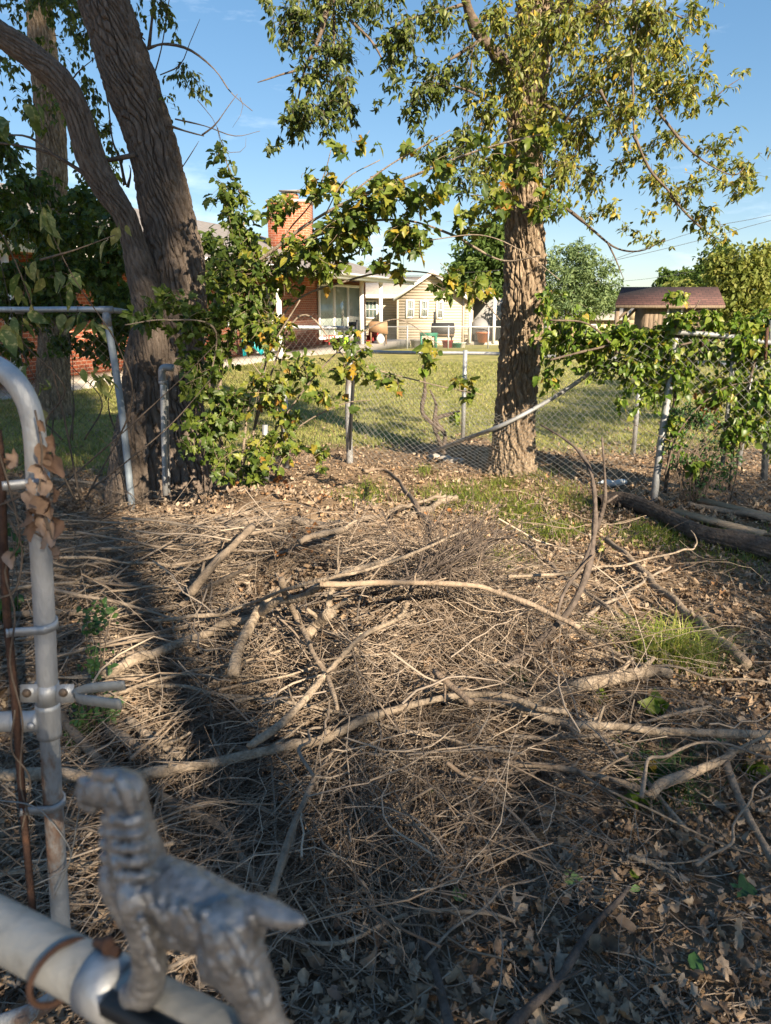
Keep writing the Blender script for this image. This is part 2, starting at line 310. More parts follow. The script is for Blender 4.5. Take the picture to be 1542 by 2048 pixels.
M['red_shingle'] = mat_shingle('red_shingle', (.075, .038, .035), (.125, .062, .053), (.035, .024, .024))
M['siding'] = mat_plain('siding', (.46, .40, .32), .7, 0, .06, 2)
M['siding_tan'] = mat_plain('siding_tan', (.55, .42, .25), .7, 0, .06, 2)
def mat_ground():
    m, N, L, b = new_mat('ground')
    tc = N.new('ShaderNodeTexCoord')
    def nz(s, d=8):
        n = N.new('ShaderNodeTexNoise'); n.inputs['Scale'].default_value = s; n.inputs['Detail'].default_value = d; n.inputs['Roughness'].default_value = .65; L.new(tc.outputs['Object'], n.inputs[0]); return n
    n1 = nz(5); r1 = ramp(N, [(.3, (.13, .09, .06)), (.5, (.26, .185, .118)), (.7, (.40, .295, .19))]); L.new(n1.outputs[0], r1.inputs[0])
    n2 = nz(1.3); r2 = ramp(N, [(.3, (.16, .17, .055)), (.5, (.29, .275, .10)), (.7, (.43, .37, .16))]); L.new(n2.outputs[0], r2.inputs[0])
    n3 = nz(14); mm0 = N.new('ShaderNodeMixRGB'); mm0.blend_type = 'OVERLAY'; mm0.inputs[0].default_value = .6; L.new(r2.outputs[0], mm0.inputs[1]); L.new(n3.outputs[0], mm0.inputs[2])
    a = N.new('ShaderNodeAttribute'); a.attribute_name = 'rnd'
    mm = N.new('ShaderNodeMixRGB'); L.new(a.outputs['Fac'], mm.inputs[0]); L.new(r1.outputs[0], mm.inputs[1]); L.new(mm0.outputs[0], mm.inputs[2])
    L.new(mm.outputs[0], b.inputs['Base Color']); b.inputs['Roughness'].default_value = .95; b.inputs['Specular IOR Level'].default_value = .1
    n4 = nz(40); bp = N.new('ShaderNodeBump'); bp.inputs['Strength'].default_value = .8; bp.inputs['Distance'].default_value = .03; L.new(n4.outputs[0], bp.inputs['Height']); L.new(bp.outputs[0], b.inputs['Normal'])
    return m

# ------------------------------------------------------------------ ground, hills
def lines(a, b, step, lo, hi):
    f = np.arange(a, b, step); l = []; x = a; d = step
    while x > lo: d *= 1.25; x -= d; l.append(x)
    r = []; x = f[-1]; d = step
    while x < hi: d *= 1.12; x += d; r.append(x)
    return np.concatenate([l[::-1], f, r])
gx = lines(-4.5, 5.0, .045, -700, 700); gy = lines(.5, 11, .045, -60, 1200)
X, Y = np.meshgrid(gx, gy); Z = H(X, Y)
g = MB(); nx, ny = len(gx), len(gy)
i = np.arange(ny - 1)[:, None] * nx + np.arange(nx - 1)[None, :]
F = np.stack([i, i + 1, i + nx + 1, i + nx], -1).reshape(-1)
g.add(np.stack([X, Y, Z], -1).reshape(-1, 3), F, np.full((ny - 1) * (nx - 1), 4), lawn_mask(X, Y).ravel())
tag(g.build('ground', mat_ground(), smooth=True), kind='structure')
h = MB(); n = 90; hx = np.linspace(-900, 900, n)
for k in range(n - 1):
    z0 = 16 + 14 * fbm(hx[k] * .006, 3.3, 0, 4) - 2; z1 = 16 + 14 * fbm(hx[k + 1] * .006, 3.3, 0, 4) - 2
    h.hexa([[hx[k], 760, -6], [hx[k + 1], 760, -6], [hx[k + 1], 1000, -6], [hx[k], 1000, -6], [hx[k], 830, z0], [hx[k + 1], 830, z1], [hx[k + 1], 960, z1], [hx[k], 960, z0]])
tag(h.build('hills', M['hill']), kind='structure')

# ------------------------------------------------------------------ leaf templates
def outline_leaf(pts, fold=.25, curl=.0):
    # pts: half outline (x, y>0) from base to tip; makes a folded blade around the midrib
    p = [(0.0, 0.0)] + pts + [(1.0, 0.0)]
    v = []; f = []
    n = len(pts)
    xs = [0.0] + [a for a, _ in pts] + [1.0]
    mid = [(x, 0.0, -curl * x * x) for x in xs]
    v += mid
    for sgn in (1, -1):
        b = len(v)
        for (x, y) in pts: v.append((x, sgn * y, fold * y - curl * x * x))
        for k in range(n - 1):
            q = [1 + k, 2 + k, b + k + 1, b + k]
            f.append(q if sgn < 0 else q[::-1])
        t = [0, 1, b]; f.append(t if sgn < 0 else t[::-1])
        t = [n, n + 1, b + n - 1]; f.append(t if sgn < 0 else t[::-1])
    return np.array(v), f
L_OVATE = outline_leaf([(.12, .16), (.35, .27), (.65, .2)], .35, .15)
L_OVATE2 = outline_leaf([(.2, .15), (.55, .2)], .5, .35)
L_HEART = outline_leaf([(-.08, .22), (.12, .40), (.4, .38), (.72, .18)], .3, .2)
L_LANCE = outline_leaf([(.15, .1), (.45, .17), (.75, .1)], .4, .4)
def maple_tmpl(curl=.25, seed=0):
    r = np.random.default_rng(seed)
    ang = np.array([-150, -112, -88, -62, -48, -33, -20, -10, 0, 10, 20, 33, 48, 62, 88, 112, 150]); rad = np.array([.26, .46, .36, .66, .60, .42, .66, .72, 1.0, .72, .66, .42, .60, .66, .36, .46, .26])
    rad = rad * (1 + r.normal(0, .06, len(rad)))
    x = .25 + rad * np.cos(np.radians(ang)) * .75; y = rad * np.sin(np.radians(ang)) * .75
    v = [(.22, 0, 0), (0, 0, 0)] + [(a, b, .28 * abs(b) - curl * (a - .2) ** 2 - .12 * math.sin(b * 7)) for a, b in zip(x, y)]
    f = [[0, 2 + k, 3 + k] for k in range(len(ang) - 1)] + [[0, 1, 2], [0, len(ang) + 1, 1]]
    return np.array(v), f
L_MAPLE = [maple_tmpl(.25, 1), maple_tmpl(.5, 2), maple_tmpl(-.1, 3)]
def dead_tmpl(seed):
    r = np.random.default_rng(seed); k = 15
    lob = r.uniform(.1, .55); ph = r.uniform(0, 6)
    v = [(.45, 0, r.normal(0, .05))]; cu = r.uniform(.3, 1.3); cw = r.uniform(-.9, 1.3)
    for ringr in (.5, 1.0):
        for j in range(k):
            a = j / k * 2 * math.pi
            rr = ringr * (1 - (lob * abs(math.sin(a * 2.5 + ph)) if ringr == 1 else 0)) * (1 + r.normal(0, .11 if ringr == 1 else .03))
            x = .45 + .5 * rr * math.cos(a); y = .33 * rr * math.sin(a)
            rr2 = (1.0 + .25 * max(0, math.cos(a)) ** 6) if ringr == 1 else 1; x = .45 + (x - .45) * rr2; v.append((x, y, .45 * abs(y) * (1 if cw > 0 else -1) + cw * y * y * 2 + cu * (x - .45) ** 2 * (1 if r.random() < .9 else -1) + r.normal(0, .05)))
    f = [[0, 1 + j, 1 + (j + 1) % k] for j in range(k)] + [[1 + j, 1 + k + j, 1 + k + (j + 1) % k, 1 + (j + 1) % k] for j in range(k)]
    return np.array(v), f
L_DEAD = [dead_tmpl(s) for s in range(10)]
def rdir(n, up=0.0):
    d = rng.normal(size=(n, 3)); d[:, 2] += up; return d / (np.linalg.norm(d, axis=1, keepdims=True) + 1e-9)

# ------------------------------------------------------------------ trunks with real bark relief
def bark_tube(mb, P, rad, sides, step, fn, flare=None, rnd=None):
    P = np.asarray(P, float); Ltot = np.linalg.norm(np.diff(P, axis=0), axis=1).sum(); n = max(8, int(Ltot / step))
    Q = smooth_path(P, n); rr = smooth_path(np.stack([rad, rad, rad], 1), n)[:, 0]
    s = np.concatenate([[0], np.cumsum(np.linalg.norm(np.diff(Q, axis=0), axis=1))])
    a = np.arange(sides) / sides * 2 * np.pi
    base = rings(Q, np.ones(n), sides) - Q[:, None, :]
    d = fn(np.cos(a)[None, :], np.sin(a)[None, :], s[:, None], rr[:, None])
    if flare is not None: d = d + flare(a[None, :], s[:, None])
    v = Q[:, None, :] + base * (rr[:, None] + d)[:, :, None]
    i = np.arange(n - 1)[:, None] * sides; j = np.arange(sides)[None, :]; j2 = (j + 1) % sides
    f = np.stack([i + j, i + j2, i + sides + j2, i + sides + j], -1).reshape(-1)
    idx = np.concatenate([f, np.arange((n - 1) * sides, n * sides)]); sz = np.concatenate([np.full((n - 1) * sides, 4), [sides]])
    mb.add(v.reshape(-1, 3), idx, sz, rnd)
def bark_furrow(amp, NN, slant, seed, lump=.03):
    """NN ridges round the trunk that run together and apart, broken by cracks; slant in radians per metre"""
    def fn(c, s_, s, r):
        th = np.arctan2(s_, c) + 0 * s; x, y = c * r, s_ * r
        w1 = 9.0 * fbm(x * 6, y * 6, s * 2.3, seed + 9) + 2.6 * vn(x * 17, y * 17, s * 8, seed + 2); w2 = 9.0 * fbm(x * 6, y * 6, s * 2.3, seed + 19) + 2.6 * vn(x * 17, y * 17, s * 8, seed + 4)
        a = np.abs(np.sin(th * NN / 2 + w1 + slant * s)); b = np.abs(np.sin(th * NN / 2 + w2 + slant * .35 * s))
        dp = .55 + .9 * vn(x * 9, y * 9, s * 4, seed + 13); f = 1 - np.clip(1 - np.minimum(a, b * 1.25) * 2.3, 0, 1) * np.clip(dp, 0, 1)
        ck = np.clip(np.abs(vn(x * 14, y * 14, s * 11, seed + 6) - .5) * 7, 0, 1) * .3 + .7
        return amp * (f * ck - .75) + lump * (fbm(x * 3, y * 3, s * 1.2, seed + 5) - .5) + amp * .30 * (vn(x * 80, y * 80, s * 45, seed + 7) - .5)
    return fn
def limb(mb, pts, r0, r1, sides=8, step=.06, rough=.12, rnd=None):
    P = np.asarray(pts, float); Lt = np.linalg.norm(np.diff(P, axis=0), axis=1).sum(); n = max(4, int(Lt / step))
    Q = smooth_path(P, n); t = np.linspace(0, 1, n); r = r0 + (r1 - r0) * t
    r = r * (1 + rough * (vn(t * n * .45, r0 * 991, 0, 2) - .5) * 2)
    mb.tube(Q, r, sides, True, rnd)
def px3(L, Y0, Y1=None):
    Y1 = Y0 if Y1 is None else Y1; n = len(L)
    return [at(a, b, Y0 + (Y1 - Y0) * k / max(1, n - 1)) for k, (a, b) in enumerate(L)]
def PR(r, Y): return r * Y / FPX * 1.02      # pixel radius at distance Y -> metres

def cluster(fol, stem, cx, cy, rx, ry, Y, dY, n, size, tm, anchor=None, droop=.7, twig=.0025, per=9, rlo=0.0, rhi=1.0):
    """twigs carrying leaves through an egg-shaped part of a crown; cx..ry in photo pixels at distance Y"""
    c = at(cx, cy, Y); sx = rx * Y / FPX; sz = ry * Y / FPX; nt_ = max(1, n // per)
    a = at(*anchor, Y) if anchor is not None else c + np.array([0, 0, sz * .8])
    d = rng.normal(size=(nt_, 3)); d /= np.linalg.norm(d, axis=1, keepdims=True); d *= rng.random((nt_, 1)) ** .4
    end = c + d * np.array([sx, dY, sz]); st = a[None] * .45 + (c + (end - c) * .25) * .55 + rng.normal(size=(nt_, 3)) * .04
    mid = (st + end) / 2 + np.array([0, 0, .12]) * np.linalg.norm(end - st, axis=1, keepdims=True) + rng.normal(size=(nt_, 3)) * .03
    t = np.linspace(0, 1, 6)[None, :, None]
    P = (1 - t) ** 2 * st[:, None] + 2 * t * (1 - t) * mid[:, None] + t ** 2 * end[:, None]
    if stem is not None: stem.tubes(P, np.repeat((twig * (1 - .6 * np.linspace(0, 1, 6)))[None], nt_, 0), 4, rng.random(nt_))
    k = rng.integers(0, nt_, n); tt = (rng.random(n) ** .7)[:, None]
    p = (1 - tt) ** 2 * st[k] + 2 * tt * (1 - tt) * mid[k] + tt ** 2 * end[k]
    tang = end[k] - st[k]; tang /= np.linalg.norm(tang, axis=1, keepdims=True) + 1e-9
    ax = tang * .5 + rdir(n) * .8 + np.array([0, 0, -droop]); nr = rdir(n, .8) + np.array([S.x, S.y, S.z]) * .75
    p = p + rdir(n) * size * .25
    sz_ = size * rng.uniform(.6, 1.25, n); rv = rlo + (rhi - rlo) * rng.random(n)
    tms = tm if isinstance(tm, list) else [tm]
    w_ = rng.integers(0, len(tms), n)
    for q, T in enumerate(tms):
        m = w_ == q
        if m.any(): fol.leaves(T, p[m], ax[m], nr[m], sz_[m], rv[m])

# ------------------------------------------------------------------ the big trees
def build_tree(name, label, base, group=None):
    return thing(name, label, 'tree', tuple(base), group)
# right-hand tree, shaggy lit trunk
YR = 7.15
base = gp(1022, 958); rt = build_tree('shade_tree', 'tall tree with shaggy sunlit trunk standing inside the chain link fence', base)
mb = MB()
tr = [(1018, 975), (1022, 940), (1027, 880), (1032, 800), (1040, 700), (1047, 600), (1050, 500), (1047, 400), (1049, 300), (1056, 200), (1064, 100), (1072, 0), (1080, -150), (1092, -420), (1105, -700)]
trr = [58, 47, 39, 37, 37, 36, 35, 33, 32, 31, 30, 29, 27, 21, 12]
def flaky(amp, seed):
    fa = bark_furrow(amp, 20, 9, seed, .035)
    def fn(c, s_, s, r):
        x, y = c * r, s_ * r; n2 = vn(x * 40, y * 40, s * 17 + 1.5 * fbm(x * 5, y * 5, s * 3, seed), seed + 4)
        return fa(c, s_, s, r) + amp * .55 * (np.clip((n2 - .3) * 2.5, 0, 1) - .5)
    return fn
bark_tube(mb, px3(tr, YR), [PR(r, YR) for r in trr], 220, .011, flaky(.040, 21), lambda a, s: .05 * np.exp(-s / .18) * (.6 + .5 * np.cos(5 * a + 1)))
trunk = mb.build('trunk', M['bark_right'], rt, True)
lb = MB(); Y = YR
for L, r0, r1, y0, y1 in [
    ([(1050, 190), (1010, 130), (968, 80), (940, 30), (925, -30), (900, -120)], 12, 7, Y, Y - .6), ([(930, 8), (860, 28), (800, 45), (770, 85), (745, 90)], 4, 2, Y - .4, Y - 1),
    ([(968, 75), (915, 110), (895, 122)], 5, 3, Y - .3, Y - .5), ([(700, -60), (660, 0), (640, 70), (612, 130), (560, 150), (515, 165)], 6, 2, Y - .8, Y - .9),
    ([(612, 128), (600, 180), (594, 215)], 3, 1.5, Y - .9, Y - .9), ([(668, -20), (668, 80), (670, 170)], 3, 1.2, Y - .8, Y - .8), ([(700, 40), (745, 85), (775, 140), (800, 180)], 2.5, 1.2, Y - .9, Y - 1),
    ([(1150, 45), (1190, 20), (1225, -5)], 9, 7, Y - .5, Y - .7), ([(1075, 90), (1110, 65), (1150, 45)], 10, 9, Y, Y - .5),
    ([(1270, -20), (1262, 80), (1266, 180), (1268, 260), (1280, 300)], 3.2, 2, Y - 1.2, Y - 1.2), ([(1268, 270), (1300, 340), (1340, 385), (1357, 420)], 3, 2, Y - 1.2, Y - 1),
    ([(1200, 180), (1225, 230), (1252, 290)], 3, 2, Y - .8, Y - .8), ([(1090, 210), (1150, 240), (1230, 220), (1290, 215)], 4, 2, Y - .3, Y - 1), ([(1085, 300), (1120, 260), (1150, 210), (1175, 190)], 4, 3, Y - .3, Y - .7),
    ([(1047, 240), (1072, 270), (1085, 320), (1090, 355)], 2.6, 2, Y - .3, Y - .3), ([(1310, 215), (1370, 290), (1420, 330), (1470, 350), (1500, 320)], 2.5, 1.4, Y - 1.2, Y - 1.3),
    ([(1085, 380), (1150, 430), (1180, 455), (1230, 495), (1280, 502), (1330, 480)], 4.5, 1.5, Y - .3, Y - .9), ([(1215, 485), (1232, 520), (1248, 560)], 2, 1, Y - .8, Y - .9), ([(1340, 390), (1380, 435), (1420, 470), (1440, 480)], 2.5, 1.5, Y - 1, Y - 1),
    ([(1330, 20), (1370, 40), (1400, 70)], 2, 1, Y - 1, Y - 1), ([(1430, 195), (1460, 170), (1500, 145)], 1.4, .8, Y - 1, Y - 1), ([(1045, 270), (970, 200), (900, 170), (820, 165)], 4, 1.5, Y, Y - .8),
    ([(1045, 350), (980, 320), (920, 310), (870, 330)], 3.5, 1.5, Y, Y - .6), ([(1050, 420), (1000, 395), (940, 390)], 3, 1.5, Y, Y - .4), ([(945, 70), (942, 150), (938, 230)], 2, 1.2, Y - .3, Y - .3), ([(1060, 150), (1010, 60), (1000, -60)], 6, 5, Y, Y + .8), ([(1070, 60), (1180, -40), (1300, -120)], 12, 7, Y, Y - 1)]:
    limb(lb, px3(L, y0, y1), PR(r0 * (.8 if r0 < 8 else 1), Y), PR(r1 * (.35 if r0 < 7 else 1), Y), 8, .05, .3)
lb.build('limbs', M['bark_thin'], rt, True)
fo, st = MB(), MB()
CL = [(600, 40, 70, 50, 230), (655, 70, 80, 60, 300), (580, 80, 40, 40, 110), (680, 15, 80, 40, 260), (620, 165, 45, 40, 150), (680, 190, 38, 50, 170), (702, 232, 18, 28, 60), (600, 240, 45, 40, 150), (645, 232, 50, 45, 190), (588, 262, 36, 26, 90), (552, 300, 14, 17, 30), (665, 115, 70, 45, 240), (540, 30, 20, 30, 40),
      (760, 20, 45, 35, 120), (785, 95, 40, 35, 110), (812, 85, 38, 45, 130), (775, 150, 24, 24, 45), (790, 175, 18, 20, 35), (762, 205, 9, 11, 14), (860, 55, 50, 30, 100), (880, 30, 50, 35, 110), (852, 190, 46, 34, 150), (890, 165, 40, 40, 130), (825, 222, 34, 30, 90), (836, 255, 18, 14, 24), (930, 120, 40, 60, 120), (935, 200, 35, 50, 100), (840, 130, 30, 25, 40),
      (885, 320, 50, 35, 140), (930, 300, 50, 40, 150), (850, 300, 30, 18, 40), (975, 250, 45, 70, 230), (980, 350, 50, 50, 220), (1000, 150, 50, 70, 200), (1000, 60, 60, 60, 220), (930, 370, 40, 40, 110), (975, 420, 40, 35, 110), (890, 390, 30, 25, 50),
      (1120, 90, 60, 90, 420), (1200, 60, 80, 80, 480), (1290, 70, 70, 70, 420), (1250, 150, 90, 60, 480), (1340, 130, 60, 60, 300), (1180, 190, 80, 60, 400), (1370, 60, 45, 40, 110), (1395, 35, 25, 30, 40), (1330, 200, 60, 50, 260), (1390, 180, 35, 45, 110), (1412, 110, 22, 22, 26), (1400, 225, 28, 18, 40),
      (1110, 240, 50, 60, 260), (1160, 290, 60, 60, 280), (1240, 240, 60, 45, 240), (1250, 330, 45, 35, 120), (1340, 290, 50, 35, 130), (1320, 360, 45, 30, 140), (1345, 395, 35, 24, 90), (1420, 305, 36, 28, 80), (1445, 335, 30, 26, 60), (1495, 350, 34, 36, 100), (1485, 385, 26, 22, 60), (1540, 300, 14, 22, 16), (1470, 365, 26, 16, 30), (1452, 290, 14, 24, 20),
      (1380, 395, 24, 36, 80), (1130, 360, 55, 60, 260), (1180, 370, 40, 45, 130), (1100, 430, 35, 30, 70), (1225, 430, 36, 30, 50), (1180, 440, 30, 26, 40), (1300, 485, 50, 20, 50), (1260, 470, 30, 20, 24), (1400, 440, 30, 30, 70), (1432, 468, 24, 20, 44), (1300, 430, 26, 20, 24), (1385, 345, 20, 20, 18),
      (1050, 130, 44, 120, 480), (1060, 300, 44, 80, 330), (1030, 200, 40, 60, 160), (1440, 190, 30, 16, 9), (1485, 155, 18, 10, 6), (1450, 165, 20, 10, 5), (640, -70, 140, 70, 300), (860, -70, 140, 70, 300), (1080, -80, 160, 90, 500), (1300, -80, 150, 90, 450)]
for q, (cx, cy, rx, ry, n) in enumerate(CL):
    yy = YR - .55 if 1020 < cx < 1070 else YR - .8 + .6 * random.uniform(-1, 1) if cx < 1000 else YR - .7 + .9 * random.uniform(-1, 1)
    lo, hi = (.0, .7) if cx < 960 else (.4, 1.0)  # left sprays keep to darker leaf tones: backlit silhouette put into the colour
    cluster(fo, st, cx, cy, rx * 1.05, ry * 1.05, yy, .35, int(n * 1.8), .052, [L_OVATE, L_LANCE, L_OVATE2], None, .45, .0018, 8, lo, hi)
cr = fo.build('crown', M['tree_leaf'], rt); st.build('twigs', M['bark_thin'], rt)
fo = MB(); st = MB()   # high crown beyond the top of the picture, lit by the sun and shading the lawn
for q in range(26):
    a = random.uniform(0, 6.28); rr = random.uniform(.3, 2.6); c = np.array([base[0] + .4 + rr * math.cos(a), base[1] + rr * math.sin(a) * .9, random.uniform(5.0, 9.0)])
    n = 130; p = c + rdir(n) * (rng.random((n, 1)) ** .4) * np.array([.8, .8, .6])
    fo.leaves(L_OVATE, p, rdir(n) + np.array([0, 0, -.7]), rdir(n, .8), rng.uniform(.06, .11, n), rng.random(n))
fo.build('upper_crown', M['tree_leaf'], rt)

# left leaning tree
YL = 6.25
base = gp(330, 990); lt = build_tree('leaning_tree', 'large furrowed tree leaning left with a grey forked limb', base)
mb = MB()
mr = [(352, 1010), (350, 930), (347, 820), (348, 720), (354, 640), (354, 560), (348, 500), (335, 430), (316, 340), (292, 250), (263, 170), (235, 85), (206, 0), (170, -100), (110, -260), (30, -470)]
rr_ = [72, 65, 58, 54, 52, 51, 50, 47, 44, 43, 46, 43, 41, 38, 31, 17]
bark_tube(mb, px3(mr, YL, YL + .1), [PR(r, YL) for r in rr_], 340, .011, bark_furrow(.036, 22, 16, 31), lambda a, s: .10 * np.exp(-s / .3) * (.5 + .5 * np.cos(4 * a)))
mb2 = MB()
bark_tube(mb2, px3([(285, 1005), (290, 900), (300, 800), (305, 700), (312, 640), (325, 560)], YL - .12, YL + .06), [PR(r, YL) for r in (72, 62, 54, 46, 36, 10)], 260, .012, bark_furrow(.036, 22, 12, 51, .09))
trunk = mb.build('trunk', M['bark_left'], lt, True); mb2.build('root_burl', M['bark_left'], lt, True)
mb = MB()
ll = [(310, 720), (300, 620), (284, 545), (264, 475), (248, 430), (215, 380), (186, 325), (166, 265), (148, 210), (120, 163), (72, 120), (5, 72), (-80, 20), (-220, -60)]
bark_tube(mb, [at(345, 800, YL + .15), at(330, 760, YL + .02)] + px3(ll, YL - .16, YL - .45), [PR(r * .87, YL) for r in (10, 24, 36, 34, 31, 24, 24, 27, 27, 25, 23, 23, 23, 22, 20, 13)], 150, .012, bark_furrow(.019, 16, 14, 61, .05))
mb.build('forked_limb', M['bark_left'], lt, True)
lb = MB()
for L, r0, r1, yy in [([(295, 97), (330, 88), (380, 100), (430, 140), (462, 185), (505, 222)], 3, 1.2, 6.3), ([(335, 250), (370, 262), (408, 272)], 3, 1.6, 6.2), ([(404, 270), (430, 250), (455, 215), (475, 188)], 1.8, .8, 6.2), ([(350, 238), (410, 252), (470, 272), (520, 262)], 1.6, .8, 6.2), ([(365, 334), (382, 308), (398, 282)], 1.4, .7, 6.2), ([(435, 255), (445, 290), (460, 305), (488, 300), (492, 275)], 1, .5, 6.2), ([(395, 200), (430, 245), (440, 285)], 1, .6, 6.2), ([(480, 195), (486, 220), (465, 255)], .9, .5, 6.2), ([(320, 150), (360, 130), (380, 85), (400, 38)], 1.4, .7, 6.3),
                      ([(298, 95), (308, 0), (312, -50)], 4, 3, 6.4), ([(285, 70), (270, 60), (290, 80)], 3, 2, 6.3), ([(275, 200), (300, 170), (322, 100), (335, 20), (345, -40)], 1.8, 1, 6.4), ([(270, 310), (220, 320), (205, 322)], 6, 5, 6.1), ([(250, 370), (240, 320), (225, 280), (215, 200), (195, 110)], 3.6, 1.4, 6.4), ([(255, 375), (262, 345), (258, 330)], 3, 1, 6.3), ([(205, 375), (150, 335), (95, 305), (30, 290), (-20, 285)], 6, 3, 6.0), ([(140, 165), (160, 140), (200, 105), (215, 60)], 1.6, .8, 6.2), ([(120, 320), (60, 275), (0, 270)], 3, 2, 5.9)]:
    limb(lb, px3(L, yy), PR(r0 * .85, yy), PR(r1 * .5, yy), 6, .05, .3)
lb.build('limbs', M['bark_thin'], lt, True)
fo, st = MB(), MB()
for cx, cy, rx, ry, n, yy in [(320, 30, 40, 34, 90, 6.4), (345, 60, 20, 30, 30, 6.4), (370, 160, 40, 26, 60, 6.4), (395, 185, 26, 24, 40, 6.4), (345, 215, 26, 20, 22, 6.3), (20, 20, 60, 30, 90, 6.6), (90, 15, 50, 30, 70, 6.6), (15, 150, 40, 35, 60, 6.6), (30, 210, 50, 30, 50, 6.6), (165, 90, 40, 60, 110, 6.8), (180, 200, 34, 60, 110, 6.8), (150, 40, 50, 40, 80, 6.8), (205, 270, 32, 40, 60, 6.5), (215, 130, 20, 50, 40, 6.8), (60, 250, 50, 30, 50, 6.5), (230, 310, 24, 24, 30, 6.4), (100, 200, 40, 40, 34, 6.8), (280, 20, 20, 30, 20, 6.4), (120, 120, 40, 50, 50, 6.8)]:
    cluster(fo, st, cx, cy, rx, ry, yy, .3, int(n * 1.6), .046, [L_OVATE, L_OVATE2], None, .8, .0016, 7, 0, .8)
for q in range(22):
    c = np.array([base[0] - 1.8 + random.gauss(0, 1.4), base[1] + random.gauss(0, 1.3), random.uniform(5.2, 9)]); n = 130
    fo.leaves(L_OVATE, c + rdir(n) * (rng.random((n, 1)) ** .4) * np.array([.9, .9, .6]), rdir(n) + np.array([0, 0, -.7]), rdir(n, .8), rng.uniform(.06, .11, n), rng.random(n))
fo.build('crown', M['tree_leaf'], lt); st.build('twigs', M['bark_thin'], lt)

# tree behind the left fence
YB = 11.0
base = gp(105, 838); bt = build_tree('background_tree', 'upright rough barked tree behind the left fence near the brick house', base)
mb = MB()
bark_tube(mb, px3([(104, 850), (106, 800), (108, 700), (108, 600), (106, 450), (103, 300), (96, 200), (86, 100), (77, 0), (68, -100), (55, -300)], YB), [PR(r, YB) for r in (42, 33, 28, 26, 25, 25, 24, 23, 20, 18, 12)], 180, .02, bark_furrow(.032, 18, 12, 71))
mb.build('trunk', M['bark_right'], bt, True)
fo, st = MB(), MB()
for cx, cy, rx, ry, n in [(90, 10, 80, 40, 120), (30, 100, 50, 40, 60), (190, 60, 50, 50, 80), (10, 320, 50, 60, 110), (130, 250, 40, 40, 50), (60, 390, 60, 50, 160), (170, 440, 50, 60, 150), (200, 350, 40, 40, 60), (20, 460, 50, 50, 130), (120, 500, 60, 40, 120), (230, 480, 30, 50, 80), (30, 560, 50, 40, 90), (190, 560, 50, 40, 120), (230, 620, 30, 30, 60)]:
    cluster(fo, st, cx, cy, rx * 1.15, ry * 1.1, YB - 1.2 + random.uniform(-.8, .8), .6, int(n * (4 if cy > 280 else 1.5)), .085, [L_OVATE, L_OVATE2, L_MAPLE[0]], None, .8, .003, 7, 0, .6)
fo.build('crown', M['maple'], bt); st.build('twigs', M['bark_thin'], bt)

ub = thing('understory_bush', 'dense dark green bush between the left fence and the brick house', 'bush', tuple(gp(180, 870)))
sm, fo, st = MB(), MB(), MB()
for q in range(8):
    x0 = random.uniform(20, 380); xb_ = 180 + (x0 - 180) * .6; limb(sm, px3([(xb_, 880), (xb_ + random.gauss(0, 30), 800), (x0 + random.gauss(0, 25), 700), (x0 + random.gauss(0, 30), random.uniform(460, 580))], 8.2, 8.2 + random.uniform(-.6, .6)), .009, .003, 6, .08, .3)
for cx, cy, rx, ry, n in [(40, 560, 60, 50, 300), (120, 550, 60, 50, 260), (200, 560, 60, 50, 320), (250, 610, 50, 40, 240), (190, 490, 60, 40, 260), (60, 460, 60, 50, 240), (20, 400, 50, 40, 140), (130, 460, 50, 40, 160), (220, 440, 40, 50, 150), (330, 610, 50, 40, 160), (400, 600, 50, 50, 200), (170, 400, 40, 30, 80), (60, 640, 50, 26, 70), (160, 630, 60, 26, 110), (440, 560, 60, 50, 200), (240, 520, 50, 40, 160), (470, 640, 50, 60, 160), (290, 690, 40, 40, 80), (20, 620, 50, 40, 220), (100, 610, 60, 40, 220), (280, 620, 50, 50, 220), (30, 700, 50, 40, 120), (200, 640, 50, 40, 160), (130, 690, 50, 30, 90), (210, 700, 50, 50, 200), (240, 660, 40, 40, 140), (420, 500, 40, 40, 120)]:
    cluster(fo, st, cx, cy, rx, ry, 8.2, .5, int(n * 1.3), .085, [L_MAPLE[0], L_MAPLE[1], L_OVATE], None, .5, .002, 7, 0, .6)
sm.build('stems', M['bark_thin'], ub, True); fo.build('foliage', M['maple'], ub); st.build('twigs', M['bark_thin'], ub)
